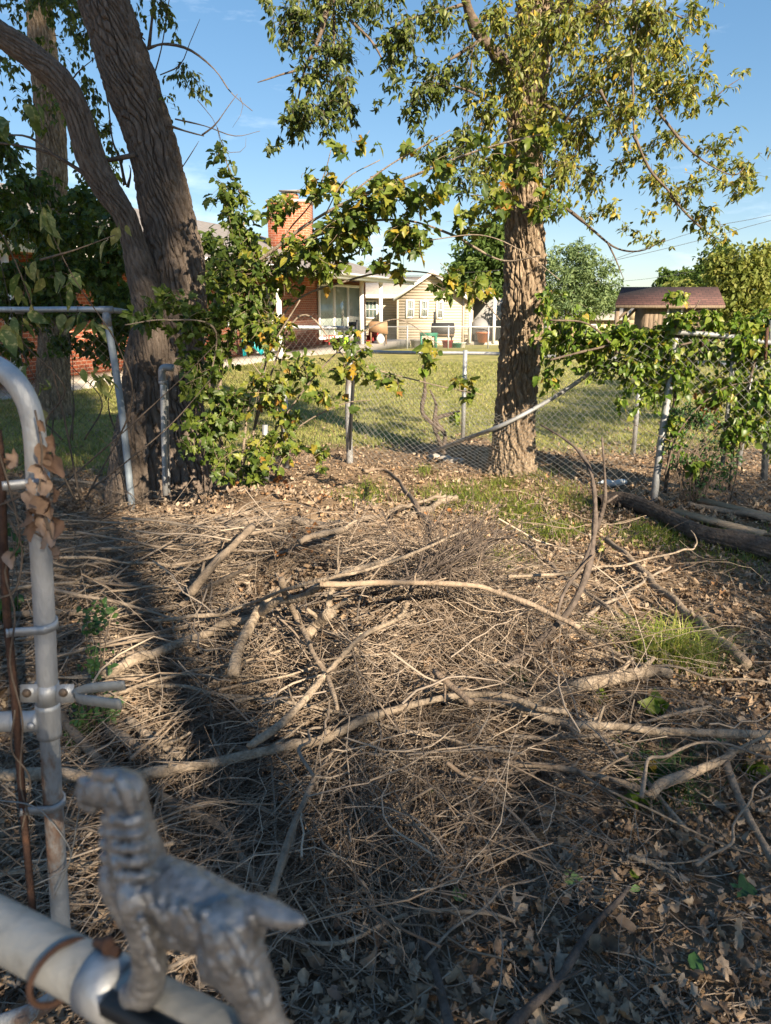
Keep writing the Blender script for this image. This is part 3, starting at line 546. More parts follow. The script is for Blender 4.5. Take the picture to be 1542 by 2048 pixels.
# ------------------------------------------------------------------ maple sapling sprawling from the left trunk
sp = thing('maple_sapling', 'sprawling young maple with lobed green leaves arching right from the leaning tree', 'sapling', tuple(gp(470, 985)))
sm, fo, st = MB(), MB(), MB()
ST = [([(430, 900), (425, 700), (440, 570), (520, 520), (620, 445), (720, 392), (830, 350), (960, 300), (1085, 268)], 7, 2, 5.7, 4.3), ([(440, 920), (450, 700), (560, 520), (680, 455), (800, 440), (900, 468), (1000, 520), (1080, 512)], 6, 1.6, 5.6, 4.4),
      ([(520, 560), (570, 470), (620, 410), (648, 350), (662, 300)], 3, 1, 5.3, 5.0), ([(430, 600), (470, 500), (490, 420), (455, 330), (445, 300)], 3, 1, 5.6, 5.5), ([(500, 900), (560, 640), (700, 560), (850, 545), (960, 600), (1000, 640)], 4, 1.2, 5.4, 4.6),
      ([(480, 950), (590, 640), (700, 720), (850, 765), (965, 790)], 3.4, 1.2, 5.3, 4.8), ([(470, 960), (420, 800), (430, 660), (330, 640), (250, 650)], 4, 1.5, 5.3, 4.6), ([(480, 960), (500, 800), (540, 700), (600, 600)], 4, 2, 5.2, 5.0), ([(500, 960), (590, 860), (680, 810), (740, 800)], 3, 1.2, 5.1, 4.8), ([(560, 950), (565, 870), (540, 780), (500, 720)], 3, 1.4, 5.1, 4.9), ([(700, 388), (780, 330), (850, 290), (900, 260)], 2.4, 1, 4.6, 4.4), ([(650, 430), (690, 360), (760, 320)], 2, 1, 4.8, 4.7), ([(860, 480), (960, 470), (1040, 500), (1120, 560)], 1.8, .8, 4.5, 4.3), ([(470, 980), (640, 740), (780, 640), (880, 690)], 3, 1, 5.0, 4.6)]
for L, r0, r1, y0, y1 in ST: limb(sm, px3(L, y0, y1), PR(r0 * .62, 5.2), PR(r1 * .7, 5.2), 7, .05, .25)
sm.build('stems', M['stick'], sp, True)
MCL = [(540, 560, 110, 55, 150, 5.2), (620, 505, 110, 34, 140, 5.0), (700, 470, 100, 40, 150, 4.9), (490, 640, 80, 60, 130, 5.2), (540, 670, 60, 60, 110, 5.1), (430, 720, 45, 70, 80, 5.2), (540, 790, 70, 50, 80, 5.0), (470, 830, 50, 70, 80, 5.1), (455, 930, 45, 45, 50, 5.0), (650, 545, 80, 26, 50, 4.9), (600, 740, 70, 36, 46, 4.9), (780, 535, 60, 26, 34, 4.8), (760, 770, 80, 24, 34, 4.8), (650, 800, 70, 24, 30, 4.8), (860, 395, 60, 30, 40, 4.6), (780, 400, 60, 40, 80, 4.7), (820, 480, 70, 36, 70, 4.7), (720, 420, 60, 30, 60, 4.8), (900, 340, 50, 26, 22, 4.5), (1000, 300, 60, 26, 22, 4.4), (1080, 285, 40, 30, 26, 4.4), (1000, 410, 60, 30, 34, 4.5), (1090, 410, 50, 24, 28, 4.4), (1040, 350, 50, 40, 30, 4.5), (930, 450, 50, 26, 26, 4.6), (660, 380, 40, 30, 26, 4.9), (680, 310, 30, 14, 8, 4.9), (740, 300, 30, 16, 9, 4.7), (810, 320, 30, 16, 9, 4.6), (455, 400, 50, 50, 70, 5.5), (480, 470, 50, 50, 90, 5.4), (445, 320, 20, 26, 16, 5.5), (500, 520, 50, 40, 80, 5.3), (350, 610, 60, 30, 60, 5.0), (390, 660, 50, 50, 90, 5.0), (300, 640, 50, 30, 50, 4.8), (400, 780, 40, 60, 50, 5.0), (960, 580, 50, 30, 36, 4.6), (890, 570, 40, 30, 26, 4.7), (700, 690, 60, 24, 24, 4.8), (700, 740, 60, 30, 34, 4.8), (520, 900, 50, 40, 40, 4.9), (580, 850, 50, 30, 26, 4.9), (640, 920, 24, 40, 16, 4.8), (850, 715, 40, 20, 16, 4.7), (930, 780, 40, 24, 16, 4.8), (560, 430, 50, 30, 40, 5.2), (620, 380, 40, 30, 26, 5.0), (380, 880, 40, 60, 30, 4.9), (430, 870, 40, 60, 70, 5.1), (500, 955, 50, 26, 40, 4.9), (560, 905, 40, 50, 40, 5.0), (390, 740, 30, 60, 50, 5.2), (430, 640, 40, 40, 60, 5.1), (460, 560, 60, 50, 90, 5.3), (510, 620, 60, 60, 90, 5.3)]
for cx, cy, rx, ry, n, yy in MCL:
    lo, hi = (0, .7) if cx < 520 else (.1, 1)  # shaded left side of the sapling painted with darker leaf tones
    cluster(fo, st, cx, cy, rx, ry, yy, .3, int(n * (1.8 if cx > 600 else 2.3)), .072 if cx > 600 else .064, L_MAPLE + [L_OVATE], None, .3, .0018, 5, lo, hi)
fo.build('foliage', M['maple'], sp); st.build('twigs', M['stick'], sp)

# sapling shoots with pale spotted leaves in front of the left fence
vs = thing('shrub_shoots', 'thin shoots with pale spotted leaves in front of the left fence', 'shrub', tuple(gp(150, 1010)))
sm, fo, st = MB(), MB(), MB()
for L, y0, y1 in [([(160, 1000), (120, 800), (60, 600), (10, 480), (-30, 430)], 4.2, 3.6), ([(170, 1000), (260, 820), (240, 700), (150, 560), (90, 440)], 4.4, 3.8), ([(150, 1000), (90, 860), (130, 780), (60, 700), (0, 640)], 4.2, 3.7), ([(90, 1000), (240, 870), (360, 760), (430, 690)], 4.8, 4.6), ([(80, 520), (150, 500), (230, 470)], 3.8, 3.8), ([(180, 980), (330, 860), (420, 760)], 4.7, 4.6)]:
    limb(sm, px3(L, y0, y1), .006, .002, 6, .05, .2)
for cx, cy, rx, ry, n, yy, s_ in [(200, 480, 50, 60, 6, 3.8, .10), (60, 460, 60, 50, 9, 3.7, .095), (30, 560, 40, 60, 8, 3.7, .11), (180, 760, 60, 40, 12, 4.2, .11), (60, 640, 50, 40, 8, 3.7, .11), (10, 640, 20, 50, 5, 3.6, .11), (50, 760, 50, 30, 9, 4.0, .1), (160, 660, 60, 40, 12, 4.1, .11), (120, 570, 60, 40, 8, 3.9, .1), (60, 830, 40, 30, 8, 4.2, .09), (20, 250, 40, 30, 7, 3.8, .1), (70, 230, 30, 30, 4, 3.8, .12)]:
    cluster(fo, st, cx, cy, rx, ry, yy, .3, n, s_, [L_LANCE, L_OVATE], None, .9, .0015, 3)
sm.build('stems', M['bark_thin'], vs, True); fo.build('foliage', M['spotted'], vs); st.build('twigs', M['bark_thin'], vs)

# ------------------------------------------------------------------ vine and shrub on the right fence
vn_ = thing('fence_vine', 'bright green heart leaved vine climbing over the right fence post', 'vine', tuple(gp(1330, 985)))
sm, fo, st = MB(), MB(), MB()
for L, r, y in [([(1330, 985), (1345, 850), (1350, 700), (1280, 680), (1180, 700), (1100, 720)], 4, 6.2), ([(1460, 980), (1470, 840), (1478, 700), (1420, 680), (1360, 690)], 4, 6.0), ([(1340, 800), (1250, 720), (1180, 650), (1100, 640)], 3, 6.2), ([(1480, 900), (1500, 760), (1540, 650), (1600, 600)], 3, 5.9), ([(1390, 690), (1380, 640), (1400, 600)], 2, 6.1), ([(1330, 950), (1360, 860), (1440, 780), (1530, 760)], 2, 5.9)]:
    limb(sm, px3(L, y), PR(r, y), PR(r * .5, y), 6, .05, .25)
sm.build('stems', M['bark_thin'], vn_, True)
for cx, cy, rx, ry, n, yy in [(1110, 690, 50, 50, 70, 6.6), (1180, 695, 60, 36, 100, 6.4), (1240, 685, 60, 36, 130, 6.3), (1310, 695, 60, 44, 170, 6.2), (1360, 645, 26, 30, 40, 6.1), (1400, 700, 60, 50, 130, 6.1), (1480, 668, 50, 34, 80, 6.0), (1530, 660, 30, 44, 60, 6.0), (1500, 720, 50, 50, 110, 6.0), (1280, 740, 60, 40, 110, 6.2), (1200, 740, 50, 30, 50, 6.4), (1360, 760, 60, 50, 90, 6.1), (1450, 790, 60, 50, 90, 6.0), (1520, 800, 40, 60, 90, 5.9), (1480, 860, 50, 50, 80, 5.9), (1300, 800, 40, 40, 26, 6.1), (1250, 800, 30, 40, 12, 6.2), (1540, 870, 30, 60, 40, 5.9), (1345, 870, 26, 60, 24, 6.0), (1100, 610, 30, 30, 20, 6.7), (1160, 650, 40, 30, 40, 6.5), (1350, 600, 20, 20, 14, 6.1), (1390, 940, 40, 30, 22, 5.9), (1100, 760, 30, 30, 20, 6.6), (1490, 690, 40, 40, 50, 5.9), (1420, 640, 24, 20, 26, 6.0), (1090, 640, 20, 40, 14, 6.7)]:
    cluster(fo, st, cx, cy, rx * 1.1, ry * 1.1, yy, .22, int(n * 4.6), .056, [L_HEART, L_HEART, L_OVATE], None, .6, .0018, 6)
fo.build('foliage', M['vine'], vn_); st.build('twigs', M['bark_thin'], vn_)
dl = MB(); P = px3([(1400, 790), (1412, 815), (1425, 835)], 6.0); n = 26; k = rng.random((n, 1)); p = np.array(P[0]) * (1 - k) + np.array(P[2]) * k + rdir(n) * .05
dl.leaves(L_DEAD[2], p, rdir(n, -1), rdir(n), rng.uniform(.05, .10, n), rng.random(n))
tag(dl.build('dead_sprig', M['orange_leaf']), 'sprig of withered orange leaves hanging in the right fence vine', 'dead leaves')
sh = thing('privet_shrub', 'small leaved dark shrub growing at the foot of the right fence', 'shrub', tuple(gp(1400, 1000)))
sm, fo, st = MB(), MB(), MB()
for q in range(14):
    x0 = 1400 + random.gauss(0, 26); limb(sm, px3([(x0, 1000), (x0 + random.gauss(0, 20), 920), (1400 + random.gauss(0, 60), 800 + random.uniform(0, 70))], 5.9), .006, .002, 5, .06)
for cx, cy, rx, ry, n in [(1390, 850, 60, 50, 420), (1420, 920, 70, 50, 420), (1350, 930, 40, 50, 150), (1400, 970, 60, 30, 200), (1370, 830, 30, 30, 120), (1450, 960, 40, 40, 160)]:
    cluster(fo, st, cx, cy, rx, ry, 5.95, .22, n, .032, L_OVATE, None, 0, .0014, 10)
sm.build('stems', M['bark_thin'], sh, True); fo.build('foliage', M['weed'], sh); st.build('twigs', M['bark_thin'], sh)

# ------------------------------------------------------------------ chain link fences
def chain(mb, fn, L, Hh, pitch=.072, r=.0012, nseg=14):
    """diamond mesh over a panel: fn(u, v) -> xyz for arrays, u along the panel, v up"""
    A = []
    k = np.arange(-int(Hh / pitch) - 1, int(L / pitch) + 2) * pitch
    for sgn in (1, -1):
        u0 = k if sgn > 0 else k + Hh
        t = np.linspace(0, 1, nseg)[None, :]
        lo = np.maximum(0, np.where(sgn > 0, -u0 / Hh, (u0 - L) / Hh)); hi = np.minimum(1, np.where(sgn > 0, (L - u0) / Hh, u0 / Hh))
        ok = hi - lo > .02
        t = lo[ok, None] + (hi - lo)[ok, None] * t
        u = u0[ok, None] + sgn * t * Hh; v = t * Hh
        P = fn(u, v); P[..., 1] += sgn * r * .8
        A.append(P)
    P = np.concatenate(A); mb.tubes(P, np.full(P.shape[:2], r), 4, rng.random(len(P)))
def line_fn(A, B, sag=0.0, bow=0.0, zb=None):
    A = np.array(A, float); B = np.array(B, float); d = (B - A)[:2]; L = np.linalg.norm(d); d = d / L; nrm = np.array([-d[1], d[0]])
    def fn(u, v):
        f = u / L; w = .03 * np.sin(u * 2.1 + v * 3) + bow * np.sin(np.pi * np.clip(f, 0, 1)) * v
        return np.stack([A[0] + d[0] * u + nrm[0] * w, A[1] + d[1] * u + nrm[1] * w, A[2] + (B[2] - A[2]) * f + v - sag * np.sin(np.pi * np.clip(f, 0, 1)) * v], -1)
    return fn, L
# left fence (tall), running from beyond the left edge to the leaning corner post
lf = thing('chain_link_fence', 'tall chain link fence with leaning grey post at left in front of the brick house', 'fence', tuple(gp(265, 1012)))
p0 = gp(265, 1020); ptop = at(213, 628, p0[1] - .02)
m = MB(); P = [p0 - [0, 0, .1], at(243, 820, p0[1]), ptop]; m.tube(smooth_path(P, 14), .027, 14); m.build('post', M['galv_blue'], lf, True)
m = MB(); m.tube([ptop - [0, 0, .09], ptop + [0, 0, .012]], .032, 14); m.tube([ptop + [-.05, 0, .03], ptop + [.05, 0, .03]], .027, 14); m.build('post_cap', M['galv_old'], lf, True)
A = at(-420, 612, 5.3); C = at(703, 657, 7.55)
m = MB(); m.tube(smooth_path([A, at(0, 619, 5.75), ptop + [0, 0, .03], at(300, 634, 6.55), at(460, 650, 7.0), C], 40), .021, 12); m.tube(smooth_path([at(30, 621, 5.78), at(48, 622, 5.8)], 3), .025, 12); m.build('top_rail', M['galv'], lf, True)
m = MB()
for a, b in ((A, ptop), (ptop, C)):
    a = np.array([a[0], a[1], 0.03]); b = np.array([b[0], b[1], 0.03]); f, L = line_fn(a, b, 0, .04); chain(m, f, L, 1.50)
m.build('wire_mesh', M['wire_dark'], lf)
cp = gp(700, 925)
m = MB(); m.tube(smooth_path([cp - [0, 0, .1], at(697, 800, 7.55), at(705, 652, 7.55)], 12), .035, 14); m.build('corner_post', M['galv_old'], lf, True)
m = MB(); m.tube([at(705, 652, 7.55), at(705, 644, 7.55)], .04, 14); m.tube([at(714, 640, 7.5), at(711, 700, 7.5), at(700, 900, 7.5)], .012, 8); m.build('post_cap', M['black'], lf, True)
for (x, y0, y1, Y) in ((572, 935, 775, 6.9), (533, 965, 850, 6.7)):
    m = MB(); m.tube([at(x, y0, Y), at(x - 3, y1, Y)], .026, 12); m.build('post', M['galv'], lf, True)
# gate stub: short galvanised pipes with an elbow by the trunk
gpst = thing('pipe_elbow', 'short galvanised pipe with elbow standing against the leaning tree trunk', 'pipe', tuple(gp(331, 980, 0)))
m = MB(); Y = 5.45; m.tube(smooth_path([at(331, 990, Y), at(328, 860, Y), at(325, 745, Y)], 8), .022, 14); m.build('pipe', M['galv'], gpst, True)
m = MB(); m.tube(smooth_path([at(325, 765, Y), at(324, 742, Y), at(330, 735, Y), at(347, 736, Y)], 14), .027, 14); m.tube([at(325, 768, Y), at(325, 762, Y)], .030, 14); m.build('elbow', M['galv_old'], gpst, True)
m = MB(); m.tube(smooth_path([at(338, 985, Y + .04), at(335, 860, Y + .04), at(333, 760, Y + .04)], 8), .012, 10); m.build('side_bar', M['galv_old'], gpst, True)
# collapsed middle section
rp0 = gp(1306, 1002); rpt = at(1354, 664, rp0[1] + .05)
mf = thing('collapsed_fence', 'sagging chain link section with its bent top rail fallen across the tree', 'fence', tuple(gp(990, 950)))
m = MB(); Pr = [at(1262, 668, 6.35), at(1230, 705, 6.45), at(1165, 757, 6.6), at(1085, 808, 6.68), at(1000, 852, 6.72), at(930, 878, 7.2), at(862, 906, 7.9)]
m.tube(smooth_path(Pr, 40), .019, 12); m.build('top_rail', M['galv_old'], mf, True)
m = MB()
A = np.array([cp[0], cp[1], .02]); B = np.array([rp0[0], rp0[1], .02]); d = (B - A)[:2]; L = np.linalg.norm(d); d /= L
def sagfn(u, v):
    f = np.clip(u / L, 0, 1); top = 1.36 - .78 * np.sin(np.pi * np.clip(f * 1.02, 0, 1)) ** 1.4 * np.where(f < .5, .95, 1.0)
    top = np.where(f > .45, np.maximum(top, .42 + (f - .45) * 1.75), top)
    q = v / 1.36; w = .10 * np.sin(3.0 * f * np.pi) * q + .04 * np.sin(u * 3 + v * 4)
    return np.stack([A[0] + d[0] * u + d[1] * w, A[1] + d[1] * u - d[0] * w + .12 * np.sin(np.pi * f), A[2] + q * top], -1)
chain(m, sagfn, L, 1.36, .075); m.build('wire_mesh', M['wire'], mf)
# right section
rf = thing('chain_link_fence', 'vine covered chain link fence with rusty topped leaning post at right', 'fence', tuple(rp0))
m = MB(); m.tube(smooth_path([rp0 - [0, 0, .1], at(1330, 830, rp0[1]), rpt], 14), .031, 14); m.build('post', M['galv_old'], rf, True)
m = MB(); m.tube([rpt - [.004, 0, .10], rpt + [.003, 0, .05]], .035, 12); m.build('post_cap', M['rust'], rf, True)
for a_, b_ in ((at(1408, 640, 6.0), at(1404, 700, 6.0)), (at(1535, 655, 5.8), at(1530, 720, 5.8))): m = MB(); m.tube([a_, b_], .012, 8); m.build('stake', M['rust'], rf, True)
m = MB(); m.tube(smooth_path([at(1345, 664, 6.08), at(1440, 671, 5.95), at(1542, 686, 5.8), at(1750, 715, 5.5), at(2250, 775, 5.0)], 30), .021, 12); m.build('top_rail', M['galv'], rf, True)
rp1 = gp(1548, 955, 0); m = MB(); m.tube([at(1528, 960, 5.9), at(1546, 640, 5.9)], .026, 12); m.build('post', M['galv_old'], rf, True)
m = MB(); m.tube([at(1445, 930, 6.0), at(1470, 680, 6.0)], .018, 10); m.build('post', M['galv_old'], rf, True)
m = MB(); B2 = at(2250, 775, 5.0); e_ = MB(); e_.tube([[B2[0], B2[1], -.1], [B2[0], B2[1], B2[2] + .03]], .03, 12); e_.build('post', M['galv_old'], rf, True); f, L2 = line_fn([rp0[0], rp0[1], .02], [B2[0], B2[1], .02], .0, .06); chain(m, f, L2, 1.33); m.build('wire_mesh', M['wire'], rf)
# low fence behind
bf = thing('low_chain_fence', 'low chain link fence with horizontal pipe rail crossing the sunlit lawn', 'fence', tuple(gp(920, 866)))
m = MB(); q = [at(715, 703, 9.2), at(800, 705, 9.1), at(930, 706, 9.0), at(1005, 708, 8.9), at(1075, 712, 8.7), at(1290, 719, 8.1), at(1365, 724, 7.9), at(1530, 736, 7.3), at(1700, 752, 6.9), at(2300, 800, 6.2)]
m.tube(smooth_path(q, 40), .021, 12); m.build('top_rail', M['galv'], bf, True)
for x, yt, Y in ((930, 705, 9.02), (1282, 716, 8.15), (1500, 730, 7.4)):
    t_ = at(x, yt, Y); m = MB(); m.tube([[t_[0], t_[1] - .03, float(H(t_[0], t_[1])) - .05], t_ + [0, -.03, .03]], .026, 12); m.build('post', M['galv'], bf, True)
m = MB(); a = q[0]; b = q[-1]; f, L3 = line_fn([a[0], a[1], .02], [b[0], b[1], .02], 0, .02); chain(m, f, L3, .98, .075); m.build('wire_mesh', M['wire'], bf)
# far fence in front of the siding house
ff = thing('far_chain_fence', 'distant chain link fence in front of the beige siding house', 'fence', tuple([-.7, 33, 0]))
m = MB(); a = np.array([-.9, 33.6, float(H(-.9, 33.6))]); b = np.array([8.5, 36, float(H(8.5, 36))])
m.tube([a + [0, 0, .98], b + [0, 0, .98]], .028, 8); m.build('top_rail', M['galv'], ff, True)
for k in range(6):
    c = a + (b - a) * k / 5; m = MB(); m.tube([c - [0, 0, .1], c + [0, 0, 1.04]], .035, 8); m.build('post', M['galv'], ff, True)
m = MB(); f, L4 = line_fn(a, b); chain(m, f, L4, .97, .12, .0035, 3); m.build('wire_mesh', M['wire'], ff)

# ------------------------------------------------------------------ brick house at left
def eaveX(y): return -6.15 + .34 * (y - 14.2)
dE = np.array([.34, 1.0]) / math.hypot(.34, 1); nE = np.array([-dE[1], dE[0]])      # nE points into the house
def hp(y, inn, z): p = np.array([eaveX(y), y]) + nE * inn; return [p[0], p[1], z]
bh = thing('brick_house', 'long red brick house with porch posts and chimney behind the trees at left', 'house', (-6, 20, 0))
def prism(mb, ring0, ring1):      # ring0/ring1: matching loops of corners
    n = len(ring0); v = list(ring0) + list(ring1); f = []; s = []
    for k in range(n): f += [k, (k + 1) % n, n + (k + 1) % n, n + k]; s.append(4)
    f += list(range(n - 1, -1, -1)); s.append(n); f += list(range(n, 2 * n)); s.append(n); mb.add(v, f, s)
m = MB(); y0, y1 = 7.0, 35.4
prism(m, [hp(y0, 2.1, -.3), hp(y1, 2.1, -.3), hp(y1 - 3, 11, -.3), hp(y0 - 3, 11, -.3)], [hp(y0, 2.1, 2.62), hp(y1, 2.1, 2.62), hp(y1 - 3, 11, 2.62), hp(y0 - 3, 11, 2.62)]); m.build('wall', M['brick'], bh)
m = MB()
a0, a1, b0, b1 = hp(5, 0, 2.68), hp(36.2, 0, 2.68), hp(33, 13, 2.68), hp(1, 13, 2.68); r0, r1 = hp(9, 6.2, 4.75), hp(30.5, 6.2, 4.75)
m.poly([a0, a1, r1, r0]); m.poly([a1, b0, r1]); m.poly([b0, b1, r0, r1]); m.poly([b1, a0, r0])
m.build('roof', M['asphalt_roof'], bh)
m = MB(); prism(m, [hp(5, 0, 2.64), hp(36.1, 0, 2.64), hp(36.1, 2.3, 2.64), hp(5, 2.3, 2.64)], [hp(5, 0, 2.665), hp(36.1, 0, 2.665), hp(36.1, 2.3, 2.665), hp(5, 2.3, 2.665)]); m.build('soffit', M['soffit'], bh)
m = MB(); prism(m, [hp(5, -.04, 2.50), hp(36.2, -.04, 2.50), hp(36.2, -.003, 2.50), hp(5, -.003, 2.50)], [hp(5, -.04, 2.70), hp(36.2, -.04, 2.70), hp(36.2, -.003, 2.70), hp(5, -.003, 2.70)])
m.tube([hp(5, -.10, 2.68), hp(36.2, -.10, 2.68)], .06, 8); m.build('gutter', M['white_paint'], bh)
m = MB(); prism(m, [hp(6, .1, -.3), hp(36, .1, -.3), hp(36, 2.09, -.3), hp(6, 2.09, -.3)], [hp(6, .1, .04), hp(36, .1, .04), hp(36, 2.09, .04), hp(6, 2.09, .04)]); m.build('porch_slab', M['concrete'], bh)
for y in (9.0, 13.45, 18.4, 23.4, 32.4):
    c = hp(y, .25, 1.3); m = MB(); m.box(c, (.15, .15, 2.5)); m.box([c[0], c[1], .12], (.19, .19, .14)); m.box([c[0], c[1], 2.5], (.19, .19, .12)); m.build('porch_post', M['white_paint'], bh)
c = [-.98, 31.7, 1.3]; m = MB(); m.box(c, (.17, .17, 2.55)); m.build('porch_post', M['white_paint'], bh)
def wall_rect(mb, ya, yb, za, zb, out, th):
    prism(mb, [hp(ya, out, za), hp(yb, out, za), hp(yb, out + th, za), hp(ya, out + th, za)], [hp(ya, out, zb), hp(yb, out, zb), hp(yb, out + th, zb), hp(ya, out + th, zb)])
for ya, yb, za, zb in ((30.2, 34.6, .35, 2.35), (20.0, 21.6, .8, 2.2), (12.0, 13.2, .8, 2.2), (25.2, 26.2, .05, 2.15)):
    m = MB()
    wall_rect(m, ya - .1, ya, za, zb, 2.0, .09); wall_rect(m, yb, yb + .1, za, zb, 2.0, .09); wall_rect(m, ya - .1, yb + .1, zb, zb + .12, 2.0, .09); wall_rect(m, ya - .1, yb + .1, za - .1, za, 1.98, .11)
    k = max(1, int((yb - ya) / 1.3))
    for q in range(1, k): yy = ya + (yb - ya) * q / k; wall_rect(m, yy - .09, yy + .09, za, zb, 2.02, .07)
    wf = m.build('window', M['white_paint'], bh); m = MB(); wall_rect(m, ya, yb, za, zb, 2.07, .02); m.build('pane', M['glass_pale'], wf)
cc = [at(581, 430, 30)[0], 30.0]; zt_ = at(581, 404, 29.5)[2]; m = MB()
ca = hp(30, 0, 0); ang = math.atan2(.34, 1); Rz = [[math.cos(-ang * .3), -math.sin(-ang * .3), 0], [math.sin(-ang * .3), math.cos(-ang * .3), 0], [0, 0, 1]]
m.box([cc[0], cc[1], zt_ - 1.5], (1.55, .95, 3.0), Rz); ch = m.build('chimney', M['brick'], bh)
m = MB(); m.box([cc[0], cc[1], zt_ + .045], (1.62, 1.03, .09), Rz); m.build('chimney_crown', M['concrete'], ch)
m = MB(); m.tube([[cc[0] + .05, cc[1], zt_ + .09], [cc[0] + .05, cc[1], zt_ + .32]], .27, 16); m.build('flue', M['brick'], ch)
m = MB(); m.box([cc[0] + .05, cc[1], zt_ + .42], (.80, .7, .035), Rz)
for dx in (-.2, .2): m.tube([[cc[0] + .05 + dx, cc[1], zt_ + .3], [cc[0] + .05 + dx, cc[1], zt_ + .41]], .02, 6)
m.build('chimney_cap', M['grey'], ch)

# ------------------------------------------------------------------ beige siding house
gh = thing('siding_house', 'beige lap siding house with white gable trim and four white windows beyond the lawn', 'house', (3, 45, -.66))
def siding(mb, x0, x1, Yf, z0, ztop, course=.16, th=.02):   # ztop(x) lets a gable be cut
    z = z0
    while z < max(ztop(x0), ztop(x1), ztop((x0 + x1) / 2)) - .01:
        zt = z + course
        xs = np.linspace(x0, x1, 60); ok = xs[[ztop(q) >= zt - .02 for q in xs]]
        if len(ok) > 1:
            a, b = ok[0], ok[-1]; mb.hexa([[a, Yf - th, z], [b, Yf - th, z], [b, Yf + .05, z], [a, Yf + .05, z], [a, Yf, zt], [b, Yf, zt], [b, Yf + .05, zt], [a, Yf + .05, zt]])
        z = zt
def PX(px, Y): return at(px, 605, Y)[0]
def PZ(py, Y): return at(771, py, Y)[2]
YG = 45.0; xl, xr, xp = PX(797, YG), PX(927, YG), PX(863, YG); ze, zp = PZ(592, YG), PZ(545, YG); z0 = -.75
gab = lambda x: ze + (zp - ze) * (1 - abs(x - xp) / max(xp - xl, xr - xp))
m = MB(); siding(m, xl, xr, YG, z0, gab); siding(m, xr + .02, PX(944, YG), YG + .6, z0, lambda x: ze - .05); siding(m, PX(700, 47.5), xl - .02, YG + 2.5, z0, lambda x: ze + .05)
m.box([(xl + xr) / 2, YG + 5.2, (z0 + ze) / 2], (xr - xl - .1, 10, ze - z0 - .05)); m.box([PX(740, 48), YG + 6.5, (z0 + ze) / 2], (5, 7.5, ze - z0 - .1)); m.box([PX(934, YG) - .3, YG + 4, (z0 + ze) / 2], (1.6, 6, ze - z0 - .2))
for x in (xl - .05, xr + .01): m.box([x, YG - .03, (z0 + ze) / 2], (.1, .06, ze - z0))
m.build('wall', M['siding'], gh)
m = MB(); dn = .3
sl_ = (zp - ze) / (xp - xl); sr_ = (zp - ze) / (xr - xp)
L_ = [xl - dn, ze - dn * sl_]; R_ = [xr + dn, ze - dn * sr_]
for (xa, za) in (L_, R_):
    m.hexa([[xa, YG - .45, za + .05], [xp, YG - .45, zp + .05], [xp, YG + 11, zp + .05], [xa, YG + 11, za + .05], [xa, YG - .45, za + .13], [xp, YG - .45, zp + .13], [xp, YG + 11, zp + .13], [xa, YG + 11, za + .13]])
xa = PX(690, 47); m.hexa([[xa, YG + 1.9, ze + .0], [xl + .4, YG + 1.9, ze + .0], [xp, YG + 6, zp - .1], [xa, YG + 6, zp - .1], [xa, YG + 1.9, ze + .1], [xl + .4, YG + 1.9, ze + .1], [xp, YG + 6, zp], [xa, YG + 6, zp]])
m.hexa([[xr - .3, YG - .2, ze + .18], [PX(1000, YG), YG - .2, PZ(604, YG) + .1], [PX(1000, YG), YG + 5, ze + .4], [xr - .3, YG + 5, ze + .6], [xr - .3, YG - .2, ze + .26], [PX(1000, YG), YG - .2, PZ(604, YG) + .18], [PX(1000, YG), YG + 5, ze + .48], [xr - .3, YG + 5, ze + .68]])
m.build('roof', M['tan_roof'], gh)
m = MB()
for (xa, za) in (L_, R_): m.hexa([[xa, YG - .52, za - .10], [xp, YG - .52, zp - .10], [xp, YG - .46, zp - .10], [xa, YG - .46, za - .10], [xa, YG - .52, za + .12], [xp, YG - .52, zp + .12], [xp, YG - .46, zp + .12], [xa, YG - .46, za + .12]])
m.box([(PX(690, 47) + xl) / 2, YG + 1.83, ze + .0], (xl - PX(690, 47), .06, .22)); m.build('fascia', M['white_paint'], gh)
for px_, py0, py1, wd, Yw in ((742, 602, 636, 22, YG + 2.5), (820, 601, 635, 13, YG), (848, 602, 634, 13, YG), (880, 604, 636, 11, YG)):
    x = PX(px_, Yw); W = wd / FPX * Yw; za, zb = PZ(py1, Yw), PZ(py0, Yw); zc_ = (za + zb) / 2; hh = zb - za
    m = MB(); t = .09
    for (dx, dz, w_, h_) in ((-W / 2, 0, t, hh + t), (W / 2, 0, t, hh + t), (0, hh / 2, W - t, t), (0, -hh / 2, W - t, t), (0, 0, W - t, .05)): m.box([x + dx, Yw - .06, zc_ + dz], (w_, .07, h_))
    for dx in (-W / 6, W / 6): m.box([x + dx, Yw - .055, zc_], (.025, .05, hh - t))
    wf = m.build('window', M['white_paint'], gh); m = MB(); m.box([x, Yw - .028, zc_], (W, .02, hh)); m.build('pane', M['glass'], wf)
for px_ in (941, 989): m = MB(); x = PX(px_, YG); m.box([x, YG - .15, .75], (.16, .16, 2.6)); m.build('porch_post', M['white_paint'], gh)
m = MB(); m.box([PX(970, YG), YG + 1.2, -.62], (PX(1003, YG) - PX(938, YG), 2.7, .3)); m.build('porch_slab', M['concrete'], gh)
m = MB(); xa, xb = PX(943, YG), PX(988, YG)
for z in (.28, -.42): m.box([(xa + xb) / 2, YG - .15, z], (xb - xa, .04, .04))
for k in range(14): m.box([xa + (xb - xa) * (k + .5) / 14, YG - .15, -.07], (.025, .025, .66))
m.build('railing', M['black'], gh)
m = MB(); m.box([PX(968, YG) + .3, YG + 2.62, .75], (2.6, .08, 2.5)); m.build('porch_wall', M['grey'], gh)

